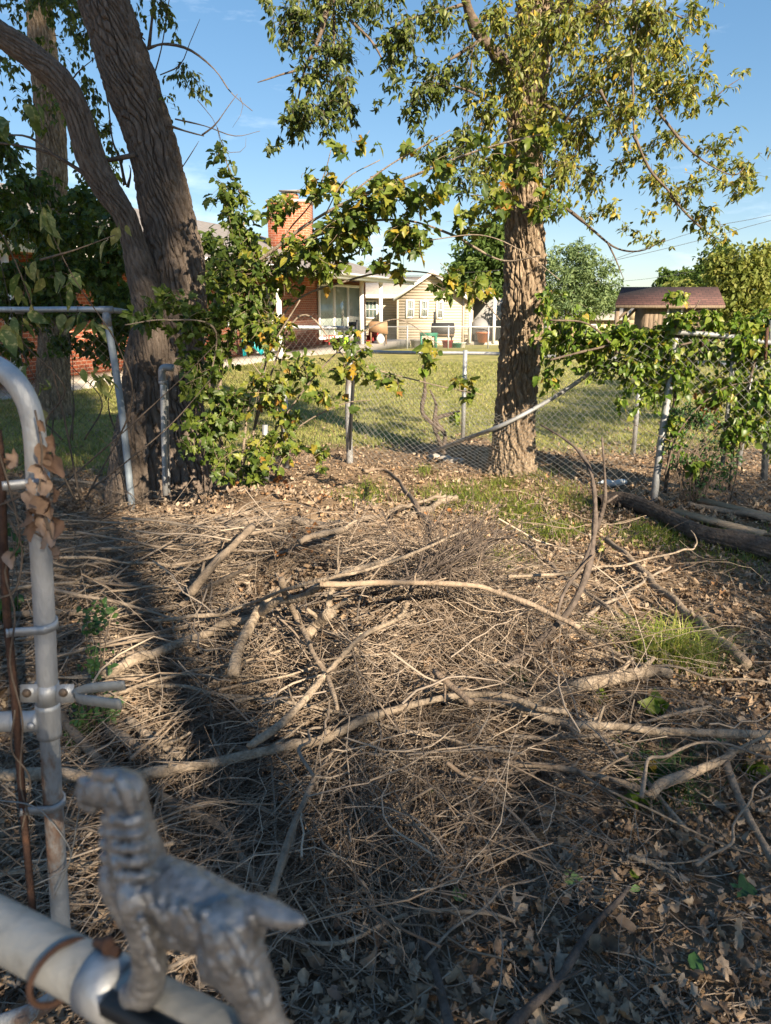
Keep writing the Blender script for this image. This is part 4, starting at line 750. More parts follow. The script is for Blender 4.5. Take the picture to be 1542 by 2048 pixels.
# ------------------------------------------------------------------ tan house far right, wooden shed, wooden fence
th = thing('tan_house', 'distant low tan brick house behind the wooden shed', 'house', (23, 80, -1.9))
Yt = 80.0; xa, xb = PX(1098, Yt), PX(1310, Yt); m = MB(); m.box([(xa + xb) / 2, Yt + 4, -.95], (xb - xa, 8, 2.1)); m.build('wall', M['siding_tan'], th)
m = MB(); m.hexa([[xa - .5, Yt - .7, .1], [xb + .5, Yt - .7, .1], [xb - 1, Yt + 4, 1.35], [xa + 1, Yt + 4, 1.35], [xa - .5, Yt - .7, .22], [xb + .5, Yt - .7, .22], [xb - 1, Yt + 4, 1.47], [xa + 1, Yt + 4, 1.47]])
m.build('roof', M['tan_roof'], th)
m = MB(); x1, x2 = PX(1256, Yt), PX(1292, Yt); m.hexa([[x1, Yt - .9, -1.9], [x2, Yt - .9, -1.9], [x2, Yt - .1, -1.9], [x1, Yt - .1, -1.9], [x1, Yt - .9, .15], [x2, Yt - .9, .15], [x2, Yt - .1, .15], [x1, Yt - .1, .15]])
m.add([[x1, Yt - .9, .16], [x2, Yt - .9, .16], [(x1 + x2) / 2, Yt - .9, 1.1], [x1, Yt + 2, .16], [x2, Yt + 2, .16], [(x1 + x2) / 2, Yt + 2, 1.1]], [0, 1, 2, 5, 4, 3, 0, 3, 4, 1, 1, 4, 5, 2, 2, 5, 3, 0], [3, 3, 4, 4, 4]); m.build('gable', M['siding_tan'], th)
for px_ in (1172, 1190): 
    x = PX(px_, Yt); m = MB(); m.box([x, Yt - .04, -.8], (.85, .08, 1.0)); wf = m.build('window', M['white_paint'], th); m = MB(); m.box([x, Yt - .085, -.8], (.66, .01, .82)); m.build('pane', M['glass'], wf)
wd = thing('wooden_shed', 'small weathered wooden shed with a dark red shingle roof and open lean-to', 'shed', (13, 34, -.3))
Ys = 34.0; sx0, sx1 = PX(1230, Ys), PX(1450, Ys); swx = PX(1297, Ys); zE = PZ(612, Ys); zR = PZ(577, Ys + .9); zb = float(H(13, 34)) - .1
m = MB(); k = 0; x = swx
while x < sx1 - .25:
    m.box([x + .1, Ys + .35 + (.006 if k % 2 else 0), (zb + zE) / 2], (.192, .03, zE - zb)); x += .2; k += 1
for yy in (Ys + .37, Ys + 2.8):
    pass
m.box([swx + .02, Ys + 1.05, (zb + zE) / 2], (.04, 1.35, zE - zb)); m.box([sx1 - .27, Ys + 1.05, (zb + zE) / 2], (.04, 1.35, zE - zb)); m.box([(swx + sx1) / 2, Ys + 1.75, (zb + zE) / 2], (sx1 - swx - .3, .04, zE - zb)); m.build('wall', M['weathered'], wd)
m = MB()
for (ya, yb) in ((Ys - .05, Ys + .9), (Ys + 1.9, Ys + .9)):
    sq_ = sx0 if ya < yb else sx0 + 1.0
    m.hexa([[sq_, ya, zE], [sx1, ya, zE], [sx1, yb, zR], [sx0 + .5, yb, zR], [sq_, ya, zE + .07], [sx1, ya, zE + .07], [sx1, yb, zR + .07], [sx0 + .5, yb, zR + .07]])
m.build('roof', M['red_shingle'], wd)
m = MB(); m.box([(sx0 + sx1) / 2, Ys - .08, zE - .03], (sx1 - sx0 - .02, .05, .12)); m.build('fascia', M['weathered'], wd)
for px_, yy in ((1236, Ys + .2), (1252, Ys + 1.6)):
    x = PX(px_, yy); m = MB(); m.box([x, yy, (zb + zE) / 2], (.16, .16, zE - zb)); m.build('post', M['weathered'], wd)
    m = MB(); m.hexa([[x + .08, yy - .04, zE - .62], [x + .08, yy - .04, zE - .5], [x + .08, yy + .04, zE - .5], [x + .08, yy + .04, zE - .62], [x + .6, yy - .04, zE - .1], [x + .5, yy - .04, zE - .02], [x + .5, yy + .04, zE - .02], [x + .6, yy + .04, zE - .1]]); m.build('brace', M['weathered'], wd)
m = MB(); x = PX(1357, Ys); W = .62
for dx in (-W / 2, W / 2): m.box([x + dx, Ys + .31, zE - .55], (.09, .05, .95))
m.box([x, Ys + .31, zE - .06], (W - .09, .05, .09)); m.box([x, Ys + .31, zE - 1.0], (W - .09, .05, .09)); wf = m.build('window', M['white_paint'], wd); m = MB(); m.box([x, Ys + .322, zE - .55], (W - .09, .012, .85)); m.build('pane', M['glass'], wf)
pf = MB(); x = 0; a = np.array([10.3, 20.2]); dd = np.array([.96, -.28]); rv = []
for k in range(16):
    c = a + dd * .155 * k; zt = 1.62 + .10 * random.random() + .012 * k - (.28 if k == 0 else 0); zz = float(H(c[0], c[1])) - .05
    pf.box([c[0], c[1], (zz + zt) / 2], (.145, .022, zt - zz), [[dd[0], -dd[1], 0], [dd[1], dd[0], 0], [0, 0, 1]])
tag(pf.build('board_fence', M['fence_wood']), 'tan wooden board fence at the right edge beyond the vine', 'fence')

# ------------------------------------------------------------------ background trees and power lines
def far_tree(name, label, Y, ells, mat, leaf, n, trunk_px=None, group='trees behind the houses', tw=.16, tm=L_OVATE, dY=None, droop=.5):
    cx = np.mean([e[0] for e in ells]); x = PX(cx, Y); z0_ = float(H(x, Y)); o = thing(name, label, 'tree', (x, Y, z0_), group)
    m = MB(); top = PZ(min(e[1] for e in ells), Y); tx = PX(trunk_px, Y) if trunk_px else x
    limb(m, [[tx, Y, z0_ - .1], [tx + .1, Y, (z0_ + top) / 2], [x, Y, top]], tw, tw * .3, 8, .5)
    for q in range(8):
        e = random.choice(ells); limb(m, [[tx, Y, z0_ + (top - z0_) * random.uniform(.25, .7)], [PX(e[0], Y), Y + random.uniform(-.5, .5), PZ(e[1], Y)]], tw * .4, tw * .1, 5, .5)
    m.build('trunk', M['bark_thin'], o, True)
    f = MB(); tot = sum(e[2] * e[3] for e in ells)
    for (a, b, rx, ry) in ells:
        k = int(n * rx * ry / tot); dy = (dY or rx / FPX * Y)
        # leaf sprays: small clumps through the volume
        c = np.array([PX(a, Y), Y, PZ(b, Y)]); ncl = max(6, k // 22)
        cc_ = c + rdir(ncl) * (rng.random((ncl, 1)) ** .33) * np.array([rx / FPX * Y, dy, ry / FPX * Y])
        w_ = rng.integers(0, ncl, k); rad = .22 * min(rx, ry) / FPX * Y + .10
        p = cc_[w_] + rng.normal(size=(k, 3)) * np.array([rad, rad, rad * .6]) * .6
        f.leaves(tm, p, rdir(k) + np.array([0, 0, -droop]), rdir(k, .9), leaf * rng.uniform(.6, 1.3, k), np.clip(rng.random(k) * .6 + rng.random(ncl)[w_] * .4, 0, 1))
    f.build('crown', mat, o)
far_tree('broadleaf_tree', 'rounded green tree behind the beige siding house', 62, [(950, 530, 55, 50), (985, 490, 50, 45), (930, 570, 40, 40), (1010, 540, 40, 70), (965, 600, 50, 36), (975, 460, 26, 20), (1000, 610, 40, 30)], M['far_leaf'], .42, 9000)
far_tree('conifer_tree', 'feathery pale green tree in front of the tan house', 44, [(1140, 530, 60, 34), (1110, 570, 60, 40), (1180, 560, 56, 36), (1150, 610, 80, 26), (1200, 600, 40, 30), (1120, 620, 50, 24), (1140, 500, 36, 20), (1090, 600, 40, 44), (1215, 540, 16, 16)], M['pine_leaf'], .26, 9000, 1140, tw=.14, tm=L_LANCE, droop=-.1)
far_tree('broadleaf_tree', 'dark green rounded tree behind the left half of the shed roof', 95, [(1345, 575, 36, 34), (1375, 560, 26, 24), (1320, 590, 26, 22), (1400, 555, 26, 24), (1330, 555, 20, 18)], M['far_leaf'], .55, 4200, tw=.3)
far_tree('broadleaf_tree', 'bright yellow green tree just above the shed roof', 70, [(1365, 585, 36, 24), (1400, 590, 24, 20), (1340, 592, 20, 16), (1380, 570, 20, 14)], M['yellow_leaf'], .4, 3200)
far_tree('broadleaf_tree', 'large yellowing tree right of the shed at the edge of the picture', 46, [(1470, 540, 50, 46), (1500, 580, 60, 60), (1440, 590, 36, 60), (1520, 520, 34, 40), (1480, 640, 60, 40), (1430, 530, 26, 24), (1530, 620, 30, 50)], M['yellow_leaf'], .30, 11000, tw=.2)
far_tree('broadleaf_tree', 'dark green tree between the shed roof and the yellowing tree', 60, [(1425, 520, 30, 34), (1410, 550, 30, 30), (1440, 560, 24, 40)], M['far_leaf'], .34, 3000)
for k, (lab, x0, x1) in enumerate((('far tree line left of the beige house roof', 640, 900), ('far tree line between the feathery tree and the shed', 1060, 1330), ('far tree line at the left behind the brick house', -300, 400))):
    f = MB(); n = 5000; xx = rng.uniform(PX(x0, 300), PX(x1, 300), n); hh = 6 + 6 * vn(xx * .06, 5.5, 0, k); p = np.stack([xx, 300 + rng.normal(size=n) * 6, -4 + hh * rng.random(n) ** .6], -1)
    f.leaves(L_OVATE, p, rdir(n), rdir(n, .6), rng.uniform(1.0, 2.2, n), rng.random(n)); tag(f.build('woodland', M['far_leaf']), lab, 'woods', kind='stuff')
for k, (L, Y) in enumerate([([(1900, 345), (1542, 430), (1408, 458), (1211, 525), (1100, 575)], 52), ([(1900, 350), (1542, 441), (1457, 465), (1369, 488), (1218, 523), (1090, 548)], 52), ([(1239, 563), (1306, 556), (1400, 540), (1700, 480)], 70), ([(690, 560), (760, 553), (880, 549), (1000, 540)], 60)]):
    m = MB(); m.tube(smooth_path(px3(L, Y), 24), .016, 5)
    tag(m.build('power_line', M['black']), ['upper power line crossing the sky at right', 'lower power line crossing the sky at right', 'short power line beside the shed roof ridge', 'power line above the beige house roof'][k], 'power line', 'overhead power lines')

# ------------------------------------------------------------------ things on the porch and in the far yard
def chair(px, py, Y, label, mat, rz):
    x = PX(px, Y); z = float(H(x, Y)); o = thing('plastic_chair', label, 'chair', (x, Y, z), None, 0); c, s = math.cos(rz), math.sin(rz); Rm = np.array([[c, -s, 0], [s, c, 0], [0, 0, 1]])
    def bx(mb, ce, d, tilt=0):
        T = np.array([[1, 0, 0], [0, math.cos(tilt), -math.sin(tilt)], [0, math.sin(tilt), math.cos(tilt)]]); mb.box(Rm @ np.array(ce) + [x, Y, z], d, Rm @ T)
    m = MB(); bx(m, (0, 0, .40), (.52, .52, .04), .08); m.build('seat', mat, o)
    m = MB()
    for k in range(5): bx(m, (-.2 + .1 * k, .30, .72), (.085, .025, .66), -.3)
    m.build('backrest', mat, o)
    for sx in (-.27, .27):
        m = MB(); bx(m, (sx, 0, .60), (.09, .56, .03)); m.build('armrest', mat, o)
        for sy in (-.24, .22): m = MB(); bx(m, (sx, sy, .29), (.06, .05, .58)); m.build('leg', mat, o)
chair(652, 668, 31.5, 'red slatted chair on the brick house porch', M['red'], 1.2)
chair(740, 672, 33.0, 'dark red chair standing between the two white porch posts', M['red'], -.5)
Y = 32.6; x = PX(757, Y); z = .0; o = thing('covered_table', 'small table draped with a tan cover between the porch posts', 'table', (x, Y, z))
m = MB(); m.box([x, Y, .92], (.74, .6, .04)); m.hexa([[x - .42, Y - .34, .55], [x + .40, Y - .34, .42], [x + .40, Y - .31, .42], [x - .42, Y - .31, .55], [x - .37, Y - .31, .945], [x + .37, Y - .31, .945], [x + .37, Y - .28, .945], [x - .37, Y - .28, .945]]); m.build('cover', M['brown'], o)
for sx in (-.32, .32):
    for sy in (-.25, .25): m = MB(); m.box([x + sx, Y + sy, .45], (.05, .05, .9)); m.build('leg', M['brown'], o)
m = MB(); a = np.linspace(0, 1, 9); m.tube(np.stack([np.full(9, x + .08), np.full(9, Y - .5), .02 + .42 * a], -1), .16 * np.sin(np.pi * (a * .86 + .08)) + .02, 14); tag(m.build('white_jug', M['white_paint']), 'white rounded jug in front of the covered table', 'jug')
x, Y = PX(692, 27), 27.0; m = MB(); a = np.linspace(0, 1, 9); m.tube(np.stack([np.full(9, x), np.full(9, Y), .02 + .5 * a], -1), .15 * np.sin(np.pi * (a * .8 + .12)) + .02, 14); tag(m.build('lime_bucket', M['lime']), 'lime green bucket beside the black fence post', 'bucket')
# teal play slide at left
x, Y = PX(503, 24.3), 24.3; b0_ = len(bpy.data.objects); o = thing('play_slide', 'teal plastic toy slide seen through the maple leaves', 'toy slide', (x, Y, 0))
m = MB(); m.hexa([[x - .32, Y - .2, .62], [x + .30, Y - .2, .10], [x + .30, Y + .2, .10], [x - .32, Y + .2, .62], [x - .32, Y - .2, .68], [x + .34, Y - .2, .14], [x + .34, Y + .2, .14], [x - .32, Y + .2, .68]])
for sy in (-.22, .22): m.hexa([[x - .32, Y + sy - .02, .60], [x + .34, Y + sy - .02, .08], [x + .34, Y + sy + .02, .08], [x - .32, Y + sy + .02, .60], [x - .32, Y + sy - .02, .80], [x + .36, Y + sy - .02, .26], [x + .36, Y + sy + .02, .26], [x - .32, Y + sy + .02, .80]])
m.build('chute', M['teal'], o); m = MB()
for sy in (-.2, .2): m.box([x - .38, Y + sy, .62], (.07, .07, 1.24))
for k in range(3): m.box([x - .38, Y, .2 + .2 * k], (.06, .34, .05))
m.build('ladder', M['teal'], o)
o.scale = (.8, .8, .9)
for c_ in o.children: c_.matrix_parent_inverse = Matrix.Translation((x, Y, 0)).inverted()
Y = 37.0; x = PX(858, Y); z = float(H(x, Y)); o = thing('plastic_table', 'green plastic garden table beside the far fence', 'table', (x, Y, z))
m = MB(); m.box([x, Y, z + .68], (.85, .85, .05)); m.box([x, Y - .39, z + .62], (.8, .03, .09)); m.build('tabletop', M['green_plastic'], o)
for sx in (-.36, .36):
    for sy in (-.36, .36): m = MB(); m.box([x + sx, Y + sy, z + .33], (.08, .08, .66)); m.build('leg', M['green_plastic'], o)
x = PX(888, 38.5); Y = 38.5; z = float(H(x, Y)); o = thing('barrel_smoker', 'dark barrel smoker grill with chimney pipe in the far yard', 'grill', (x, Y, z))
m = MB(); m.tube([[x - .62, Y, z + .85], [x - .58, Y, z + .85], [x + .52, Y, z + .85], [x + .56, Y, z + .85]], [.2, .36, .36, .2], 16); m.build('barrel', M['black'], o, False)
m = MB(); m.tube([[x - .45, Y, z + 1.15], [x - .45, Y, z + 1.75]], .07, 10); m.build('chimney_pipe', M['black'], o)
for sx in (-.42, .42):
    for sy in (-.22, .22): m = MB(); m.box([x + sx, Y + sy, z + .3], (.06, .06, .6)); m.build('leg', M['black'], o)
m = MB(); m.box([x, Y - .42, z + .62], (1.0, .22, .03)); m.build('shelf', M['brown'], o)
def tub(px, Y, label, mat, w_, h_, name='plastic_tub'):
    x = PX(px, Y); z = float(H(x, Y)) ; m = MB(); m.tube([[x, Y, z], [x, Y, z + h_ * .9], [x, Y, z + h_ * .9], [x, Y, z + h_], [x, Y, z + h_], [x, Y, z + h_ * .3]], [w_ * .4, w_ * .5, w_ * .56, w_ * .56, w_ * .48, w_ * .38], 14); tag(m.build(name, mat), label, 'tub')
tub(897, 37.2, 'red tub on the grass below the smoker grill', M['red'], .55, .35); tub(832, 36.8, 'grey tub left of the green table', M['grey'], .5, .4); tub(926, 37.4, 'white tub right of the smoker grill', M['white_paint'], .4, .25); tub(915, 37.2, 'green tub right of the red tub', M['green_plastic'], .5, .22); tub(843, 37.3, 'black tub beside the green table', M['black'], .45, .4)
x, Y = PX(968, 44.6), 44.6; m = MB(); m.tube([[x, Y, -.5], [x, Y, .02], [x, Y, .02], [x, Y, .1]], [.26, .36, .42, .42], 16); tag(m.build('flower_pot', M['orange']), 'large orange planter pot on the beige house porch', 'planter')
x, Y = PX(962, 45.5), 45.5; o = thing('covered_grill', 'grey covered barbecue grill on the beige house porch', 'grill', (x, Y, -.47)); m = MB()
a = np.linspace(0, 1, 8); m.tube(np.stack([x + 0 * a, Y + 0 * a, -.1 + 1.0 * a], -1), [.55, .56, .58, .60, .58, .5, .34, .1], 14); m.build('cover', M['grey'], o)
for sx in (-.4, .4): m = MB(); m.box([x + sx, Y, -.29], (.06, .5, .36)); m.build('leg', M['black'], o)
# ------------------------------------------------------------------ unseen trees added off frame, crowns shaped to cast the wanted shade
sh_ = np.array([math.sin(SUN_AZ), -math.cos(SUN_AZ)]); pe = np.array([math.cos(SUN_AZ), math.sin(SUN_AZ)]); TE = math.tan(SUN_EL)
def uw(u, w_): return u * pe - w_ * sh_
def back_tree(label, u, wv, blobs, n, leaf=.2):
    c = uw(u, wv); o = thing('unseen_shade_tree', label, 'tree', (c[0], c[1], float(H(c[0], c[1]))), 'trees behind the photographer'); m = MB(); top = max(b[1] for b in blobs)
    limb(m, [[c[0], c[1], -.1], [c[0], c[1], top * .5], [c[0], c[1], top]], .28, .06, 12, .3)
    for b in blobs:
        q = uw(b[0], wv); limb(m, [[c[0], c[1], max(.8, b[1] - 2)], [q[0], q[1], b[1]]], .07, .02, 6, .3)
    m.build('trunk', M['bark_thin'], o, True); f = MB(); tot = sum(b[2] * b[3] for b in blobs)
    for (bu, bz, ru, rz, *de) in blobs:
        k = int(n * ru * rz / tot * (de[0] if de else 1)); d = rdir(k) * (rng.random((k, 1)) ** .4); q = uw(bu, wv)
        p = np.stack([q[0] + d[:, 0] * ru * pe[0] + d[:, 1] * .9 * sh_[0], q[1] + d[:, 0] * ru * pe[1] + d[:, 1] * .9 * sh_[1], bz + d[:, 2] * rz], -1)
        f.leaves(L_OVATE, p, rdir(k) + np.array([0, 0, -.6]), rdir(k, .8), leaf * rng.uniform(.7, 1.3, k), rng.random(k))
    f.build('crown', M['tree_leaf'], o)
back_tree('tall unseen tree added behind the photographer to shade the leaning tree', -.6, -10, [(-.8, 12.6, 2.2, 2.6), (.3, 9.6, 1.45, 1.7), (-1.6, 9.4, 1.6, 2.0), (.9, 12.2, 1.0, 2.2), (.6, 10.9, 1.2, 1.5), (-2.6, 11.5, 1.6, 2.5), (.1, 8.0, .9, .6, 1.2), (-1.4, 7.6, 1.4, 1.0, 2), (.9, 14.2, .8, 1.6), (.4, 16, 1.8, 2.2), (-1.6, 15.5, 1.8, 2.2), (1.2, 11.2, .8, 1.6), (1.2, 14.2, .8, 1.8), (1.75, 12.9, .6, 1.6), (1.7, 15, .6, 1.2)], 48000, .14)
back_tree('low spreading unseen tree added behind the photographer to shade the foreground', .6, -10, [(.2, 5.64, 1.6, .7, 1.15), (1.5, 5.66, 1.3, .66, 1.15), (2.7, 5.55, 1.2, .7, 1.5), (-1.4, 5.8, 1.6, .9), (3.5, 5.45, 1.0, .65, 1.7), (-.35, 6.9, .75, .9, 2.3), (-1.0, 6.8, .8, 1.0, 2.5), (-1.9, 6.8, .9, 1, 2), (.1, 7.4, .5, .55, .9), (.9, 7.5, .6, .5, .25), (3.6, 5.95, .9, .4, 1.2), (1.4, 7.35, 1.0, .5, .05), (2.8, 7.2, .9, .5, .08), (.7, 7.9, .4, .4, .4)], 11000, .10)
back_tree('broad unseen tree added behind the photographer to shade the right fence foot', 5.6, -10, [(4.75, 6.55, .95, .85), (5.9, 6.6, 1.3, .85), (7.4, 6.2, 1.4, .9), (4.15, 6.2, .5, .5), (9, 5.8, 1.4, 1)], 12000, .10)

back_tree('small tree beyond the right edge dappling the lawn', 9.0, -2, [(8.2, 5.2, 1.0, .32), (10.8, 6.15, 1.3, .3), (9.4, 5.6, .6, .25), (7.0, 4.95, .7, .25), (12.5, 6.6, 1, .4)], 5000, .10)

# ------------------------------------------------------------------ open gate at left (free end with fork latch)
YG2 = 1.26
gt = thing('chain_link_gate', 'open galvanised gate frame with rounded corner and mesh at the left edge', 'gate', tuple(at(110, 1990, YG2)))
m = MB(); fr = px3([(-320, 650), (-200, 664), (-100, 690), (-30, 722), (15, 748), (45, 785), (63, 830), (71, 890), (76, 1000), (86, 1180), (96, 1390), (106, 1600), (122, 1850), (126, 1930), (116, 1985), (80, 2015), (20, 2040), (-200, 2110), (-420, 2170)], YG2)
m.tube(smooth_path(fr[:11] + [at(98, 1440, YG2)], 90), PR(21.5, YG2), 24); gfr = m.build('frame', M['galv_gate'], gt, True)
m = MB(); m.tube(smooth_path([at(98, 1445, YG2)] + fr[11:], 90), PR(21.0, YG2), 24); m.build('lower_frame', M['galv_rust'], gt, True)
m = MB(); m.tube(px3([(-260, 1445), (40, 1443), (90, 1441)], YG2), PR(22, YG2), 20); m.build('mid_rail', M['galv_old'], gt, True)
m = MB(); m.tube(smooth_path(px3([(95, 1405), (97, 1440), (99, 1472)], YG2), 8), PR(25.5, YG2), 24); m.tube(smooth_path(px3([(30, 1444), (55, 1443), (82, 1441)], YG2 - .002), 8), [PR(r, YG2) for r in (25, 25, 24, 23, 22, 23, 25, 27)], 20)
c = at(62, 1452, YG2 - .026); m.tube([c, c + [0, -.004, 0], c + [0, -.006, 0]], [.008, .007, .002], 12); m.build('tee_fitting', M['galv'], gt, True)
m = MB(); fy = YG2 - .034
m.tube(smooth_path(px3([(-6, 860), (2, 940), (12, 1200), (30, 1400), (45, 1600), (66, 1830)], fy), 30), PR(8.5, fy), 4); m.build('tension_bar', M['rust'], gt)
def strap(pts, hgt, th, name, mat, parent, closed=False):
    P = smooth_path(pts, 40); T = np.gradient(P, axis=0); T /= np.linalg.norm(T, axis=1, keepdims=True); Nn = np.cross(T, [0, 0, 1.0]); Nn /= np.linalg.norm(Nn, axis=1, keepdims=True)
    Up = np.cross(Nn, T); m = MB(); v = np.stack([P + Nn * th / 2 + Up * hgt / 2, P - Nn * th / 2 + Up * hgt / 2, P - Nn * th / 2 - Up * hgt / 2, P + Nn * th / 2 - Up * hgt / 2], 1)
    n = len(P); i = np.arange(n - 1)[:, None] * 4; j = np.arange(4)[None, :]; j2 = (j + 1) % 4; f = np.stack([i + j, i + j2, i + 4 + j2, i + 4 + j], -1).reshape(-1)
    m.add(v.reshape(-1, 3), np.concatenate([f, [3, 2, 1, 0], [(n - 1) * 4 + k for k in range(4)]]), np.concatenate([np.full((n - 1) * 4, 4), [4, 4]])); return m.build(name, mat, parent)
def band(pxc, pyc, pxl, pyl, mat):
    c = at(pxc, pyc, YG2); e = at(pxl, pyl, YG2 - .04); r = PR(24, YG2)
    pts = [e, e + (c - e) * .35 + [0, -.006, 0], c + [-.4 * r, -r, 0], c + [.4 * r, -.95 * r, .001], c + [r, -.25 * r, .003], c + [r * .9, .5 * r, .005], c + [.2 * r, r, .006], c + [-r, .6 * r, .004]]
    strap(pts, PR(18, YG2), .0035, 'tension_band', mat, gt)
band(90, 1252, 12, 1266, M['galv']); band(107, 1606, 40, 1624, M['galv_old']); band(72, 962, 4, 972, M['galv'])
m = MB()
def gfn(u, v): 
    b = at(66, 1830, YG2 - .034); return np.stack([b[0] - u - .055 * v, b[1] + 0 * u + .004 * np.sin(u * 40), b[2] + .0 + v * .98], -1)
chain(m, gfn, .5, .86, .06, .0016); m.build('wire_mesh', M['wire_dark'], gt)
fk = thing('fork_latch', 'grey fork latch clamped on the gate post with two rusty bolts', 'latch', tuple(at(93, 1385, YG2)))
m = MB(); m.tube(px3([(93.5, 1366), (94, 1385), (95, 1405)], YG2), PR(25, YG2), 24)
for (xa, xb) in ((40, 75), (112, 148)):
    yy = YG2 - .024; v = [at(xa, 1405, yy), at(xb, 1405, yy), at(xb, 1405, yy + .006), at(xa, 1405, yy + .006), at(xa, 1369, yy), at(xb, 1368, yy), at(xb, 1368, yy + .006), at(xa, 1369, yy + .006)]; m.hexa(v)
m.build('collar', M['galv'], fk, True)
for (x, y) in ((54, 1386), (127, 1385)):
    c = at(x, y, YG2 - .026); m = MB(); m.tube([c, c + [0, -.003, 0], c + [0, -.006, 0], c + [0, -.0072, 0]], [.0085, .0082, .005, .0008], 16); m.build('bolt', M['bolt'], fk, True)
strap([at(249, 1371, 1.16), at(210, 1373, 1.17), at(172, 1378, 1.19), at(153, 1387, 1.22), at(158, 1397, 1.20), at(190, 1402, 1.13), at(241, 1409, 1.09)], PR(21, 1.15), .005, 'fork', M['white_pipe'], fk)
# withered leaves and wires tangled on the gate
dv = thing('dead_vine', 'bunch of withered brown leaves and stems wound round the gate post', 'vine', tuple(at(80, 1000, YG2 - .03)))
m = MB(); PL = [(78, 905, .9), (100, 885, .8), (93, 925, 1), (70, 940, .9), (90, 965, 1), (62, 975, .8), (85, 1000, 1.2), (60, 1012, 1), (100, 1010, .9), (75, 1040, 1), (102, 1045, 1), (55, 1035, .8), (85, 1078, 1), (30, 915, .9), (14, 925, .8), (112, 1100, .9), (45, 1000, .8), (95, 1060, 1), (108, 990, .8), (20, 1120, .7), (80, 858, .5), (64, 1058, .9)]
for (x, y, s_) in PL:
    T = random.choice(L_DEAD); p = at(x + random.uniform(-6, 6), y - 20, YG2 - .035 - .02 * random.random())[None]; ax = np.array([[random.uniform(-.5, .5), random.uniform(-.3, .2), -1.0]]); nr = np.array([[random.uniform(-.7, .7), -1, random.uniform(-.2, .4)]])
    m.leaves(T, p, ax, nr, np.array([.046 * s_]), np.array([random.random()]))
m.build('leaves', M['dead_leaf'], dv); m = MB()
for L in [[(-10, 880), (20, 980), (40, 1080), (10, 1140), (30, 1230), (20, 1330), (45, 1440), (40, 1560), (60, 1640)], [(0, 1010), (60, 990), (90, 1030), (110, 1100)], [(70, 820), (84, 900), (80, 980), (96, 1060)], [(-20, 1200), (30, 1180), (44, 1100), (20, 1040)], [(10, 1000), (50, 1050), (85, 1075)], [(30, 1420), (24, 1500), (60, 1560), (44, 1660)]]:
    m.tube(smooth_path(px3(L, YG2 - .045), 30), .0018, 6)
m.build('stems', M['bark_thin'], dv, True)
for L, lab in (([(-10, 1600), (60, 1610), (100, 1640), (140, 1700), (128, 1740), (70, 1770)], 'thin loose wire curling round the foot of the gate post'), ([(160, 1610), (140, 1720), (110, 1790)], 'short thin wire hanging right of the gate post foot')):
    m = MB(); m.tube(smooth_path(px3(L, YG2 - .05), 30), .0014, 6); tag(m.build('loose_wire', M['wire'], None, True), lab, 'wire')

# ------------------------------------------------------------------ white pipe rail with the cast metal dog
ZR = 1.15; A = gz(0, 1858, ZR); B = gz(199, 1961, ZR); dv_ = (B - A) / np.linalg.norm(B - A); nv_ = np.array([-dv_[1], dv_[0], 0])   # nv_ points away from the camera
pr = thing('pipe_rail', 'white weathered pipe rail in the near left corner under the metal dog', 'rail', tuple(A))
m = MB(); P = smooth_path([A - dv_ * .5, A, B, B + dv_ * .45], 60); m.tube(P, .0195, 40); m.build('pipe', M['white_pipe'], pr, True)
m = MB(); c = gz(125, 1945, ZR); a = np.linspace(-.6, 2 * math.pi - .7, 40); ring_ = np.array([c + nv_ * math.cos(t) * .0222 + np.array([0, 0, 1]) * math.sin(t) * .0222 + dv_ * .006 * math.cos(t * 1.0) for t in a]); m.tube(ring_, .0021, 10); m.build('wire_tie', M['rust'], pr, True)
cl = thing('strap_clamp', 'dark grey clamp and flat bar holding the metal dog to the pipe', 'clamp', tuple(B)); m = MB()
for t0, t1, r_ in ((.000, .028, .0215),): m.tube([gz(190, 1958, ZR) + dv_ * t0 * 1.0, gz(190, 1958, ZR) + dv_ * t1], r_, 32)
m.build('band', M['galv'], cl, True)
m = MB(); q0 = gz(218, 1905, ZR + .019); m.tube([q0, q0 + [0, 0, .006], q0 + [0, 0, .012]], [.005, .005, .003], 8); m.tube([q0 - dv_ * .012 + [0, 0, .004], q0 + dv_ * .01 + [0, 0, .004]], .0035, 8); m.build('bolt', M['rust'], cl, True)
m = MB(); b0 = gz(240, 1975, ZR + .014) - nv_ * .012; Rb = np.stack([dv_, nv_, np.array([0, 0, 1.0])], 1); m.box(b0 + dv_ * .15, (.3, .012, .010), Rb); m.build('flat_bar', M['black'], cl)
def dogp(px, py, off=0.0):      # a point in the upright plane through the pipe
    d = ray(px, py); t = ((A - np.array([0, 0, CAMH])) @ nv_ + off) / (d @ nv_); return np.array([0, 0, CAMH]) + d * t
dg = bmesh.new()
def ball(px, py, r, off=0.0, sq=1.0):
    p = dogp(px, py, off); rr = r * .50 / FPX
    bmesh.ops.create_icosphere(dg, subdivisions=2, radius=1, matrix=Matrix.Translation(Vector(p)) @ Matrix.Diagonal((rr, rr, rr * sq, 1)))
def chainb(pts, offs=0.0):
    for k in range(len(pts) - 1):
        a, b = pts[k], pts[k + 1]; n = max(2, int(math.hypot(b[0] - a[0], b[1] - a[1]) / (.35 * min(a[2], b[2]))))
        for q in range(n + 1):
            t = q / n; ball(a[0] + (b[0] - a[0]) * t, a[1] + (b[1] - a[1]) * t, a[2] + (b[2] - a[2]) * t, offs)
chainb([(240, 1574, 36), (205, 1577, 33)]); chainb([(205, 1580, 30), (180, 1584, 25)]); chainb([(170, 1568, 15), (166, 1584, 16), (168, 1602, 14), (186, 1610, 17)])   # skull, blocky muzzle, beard
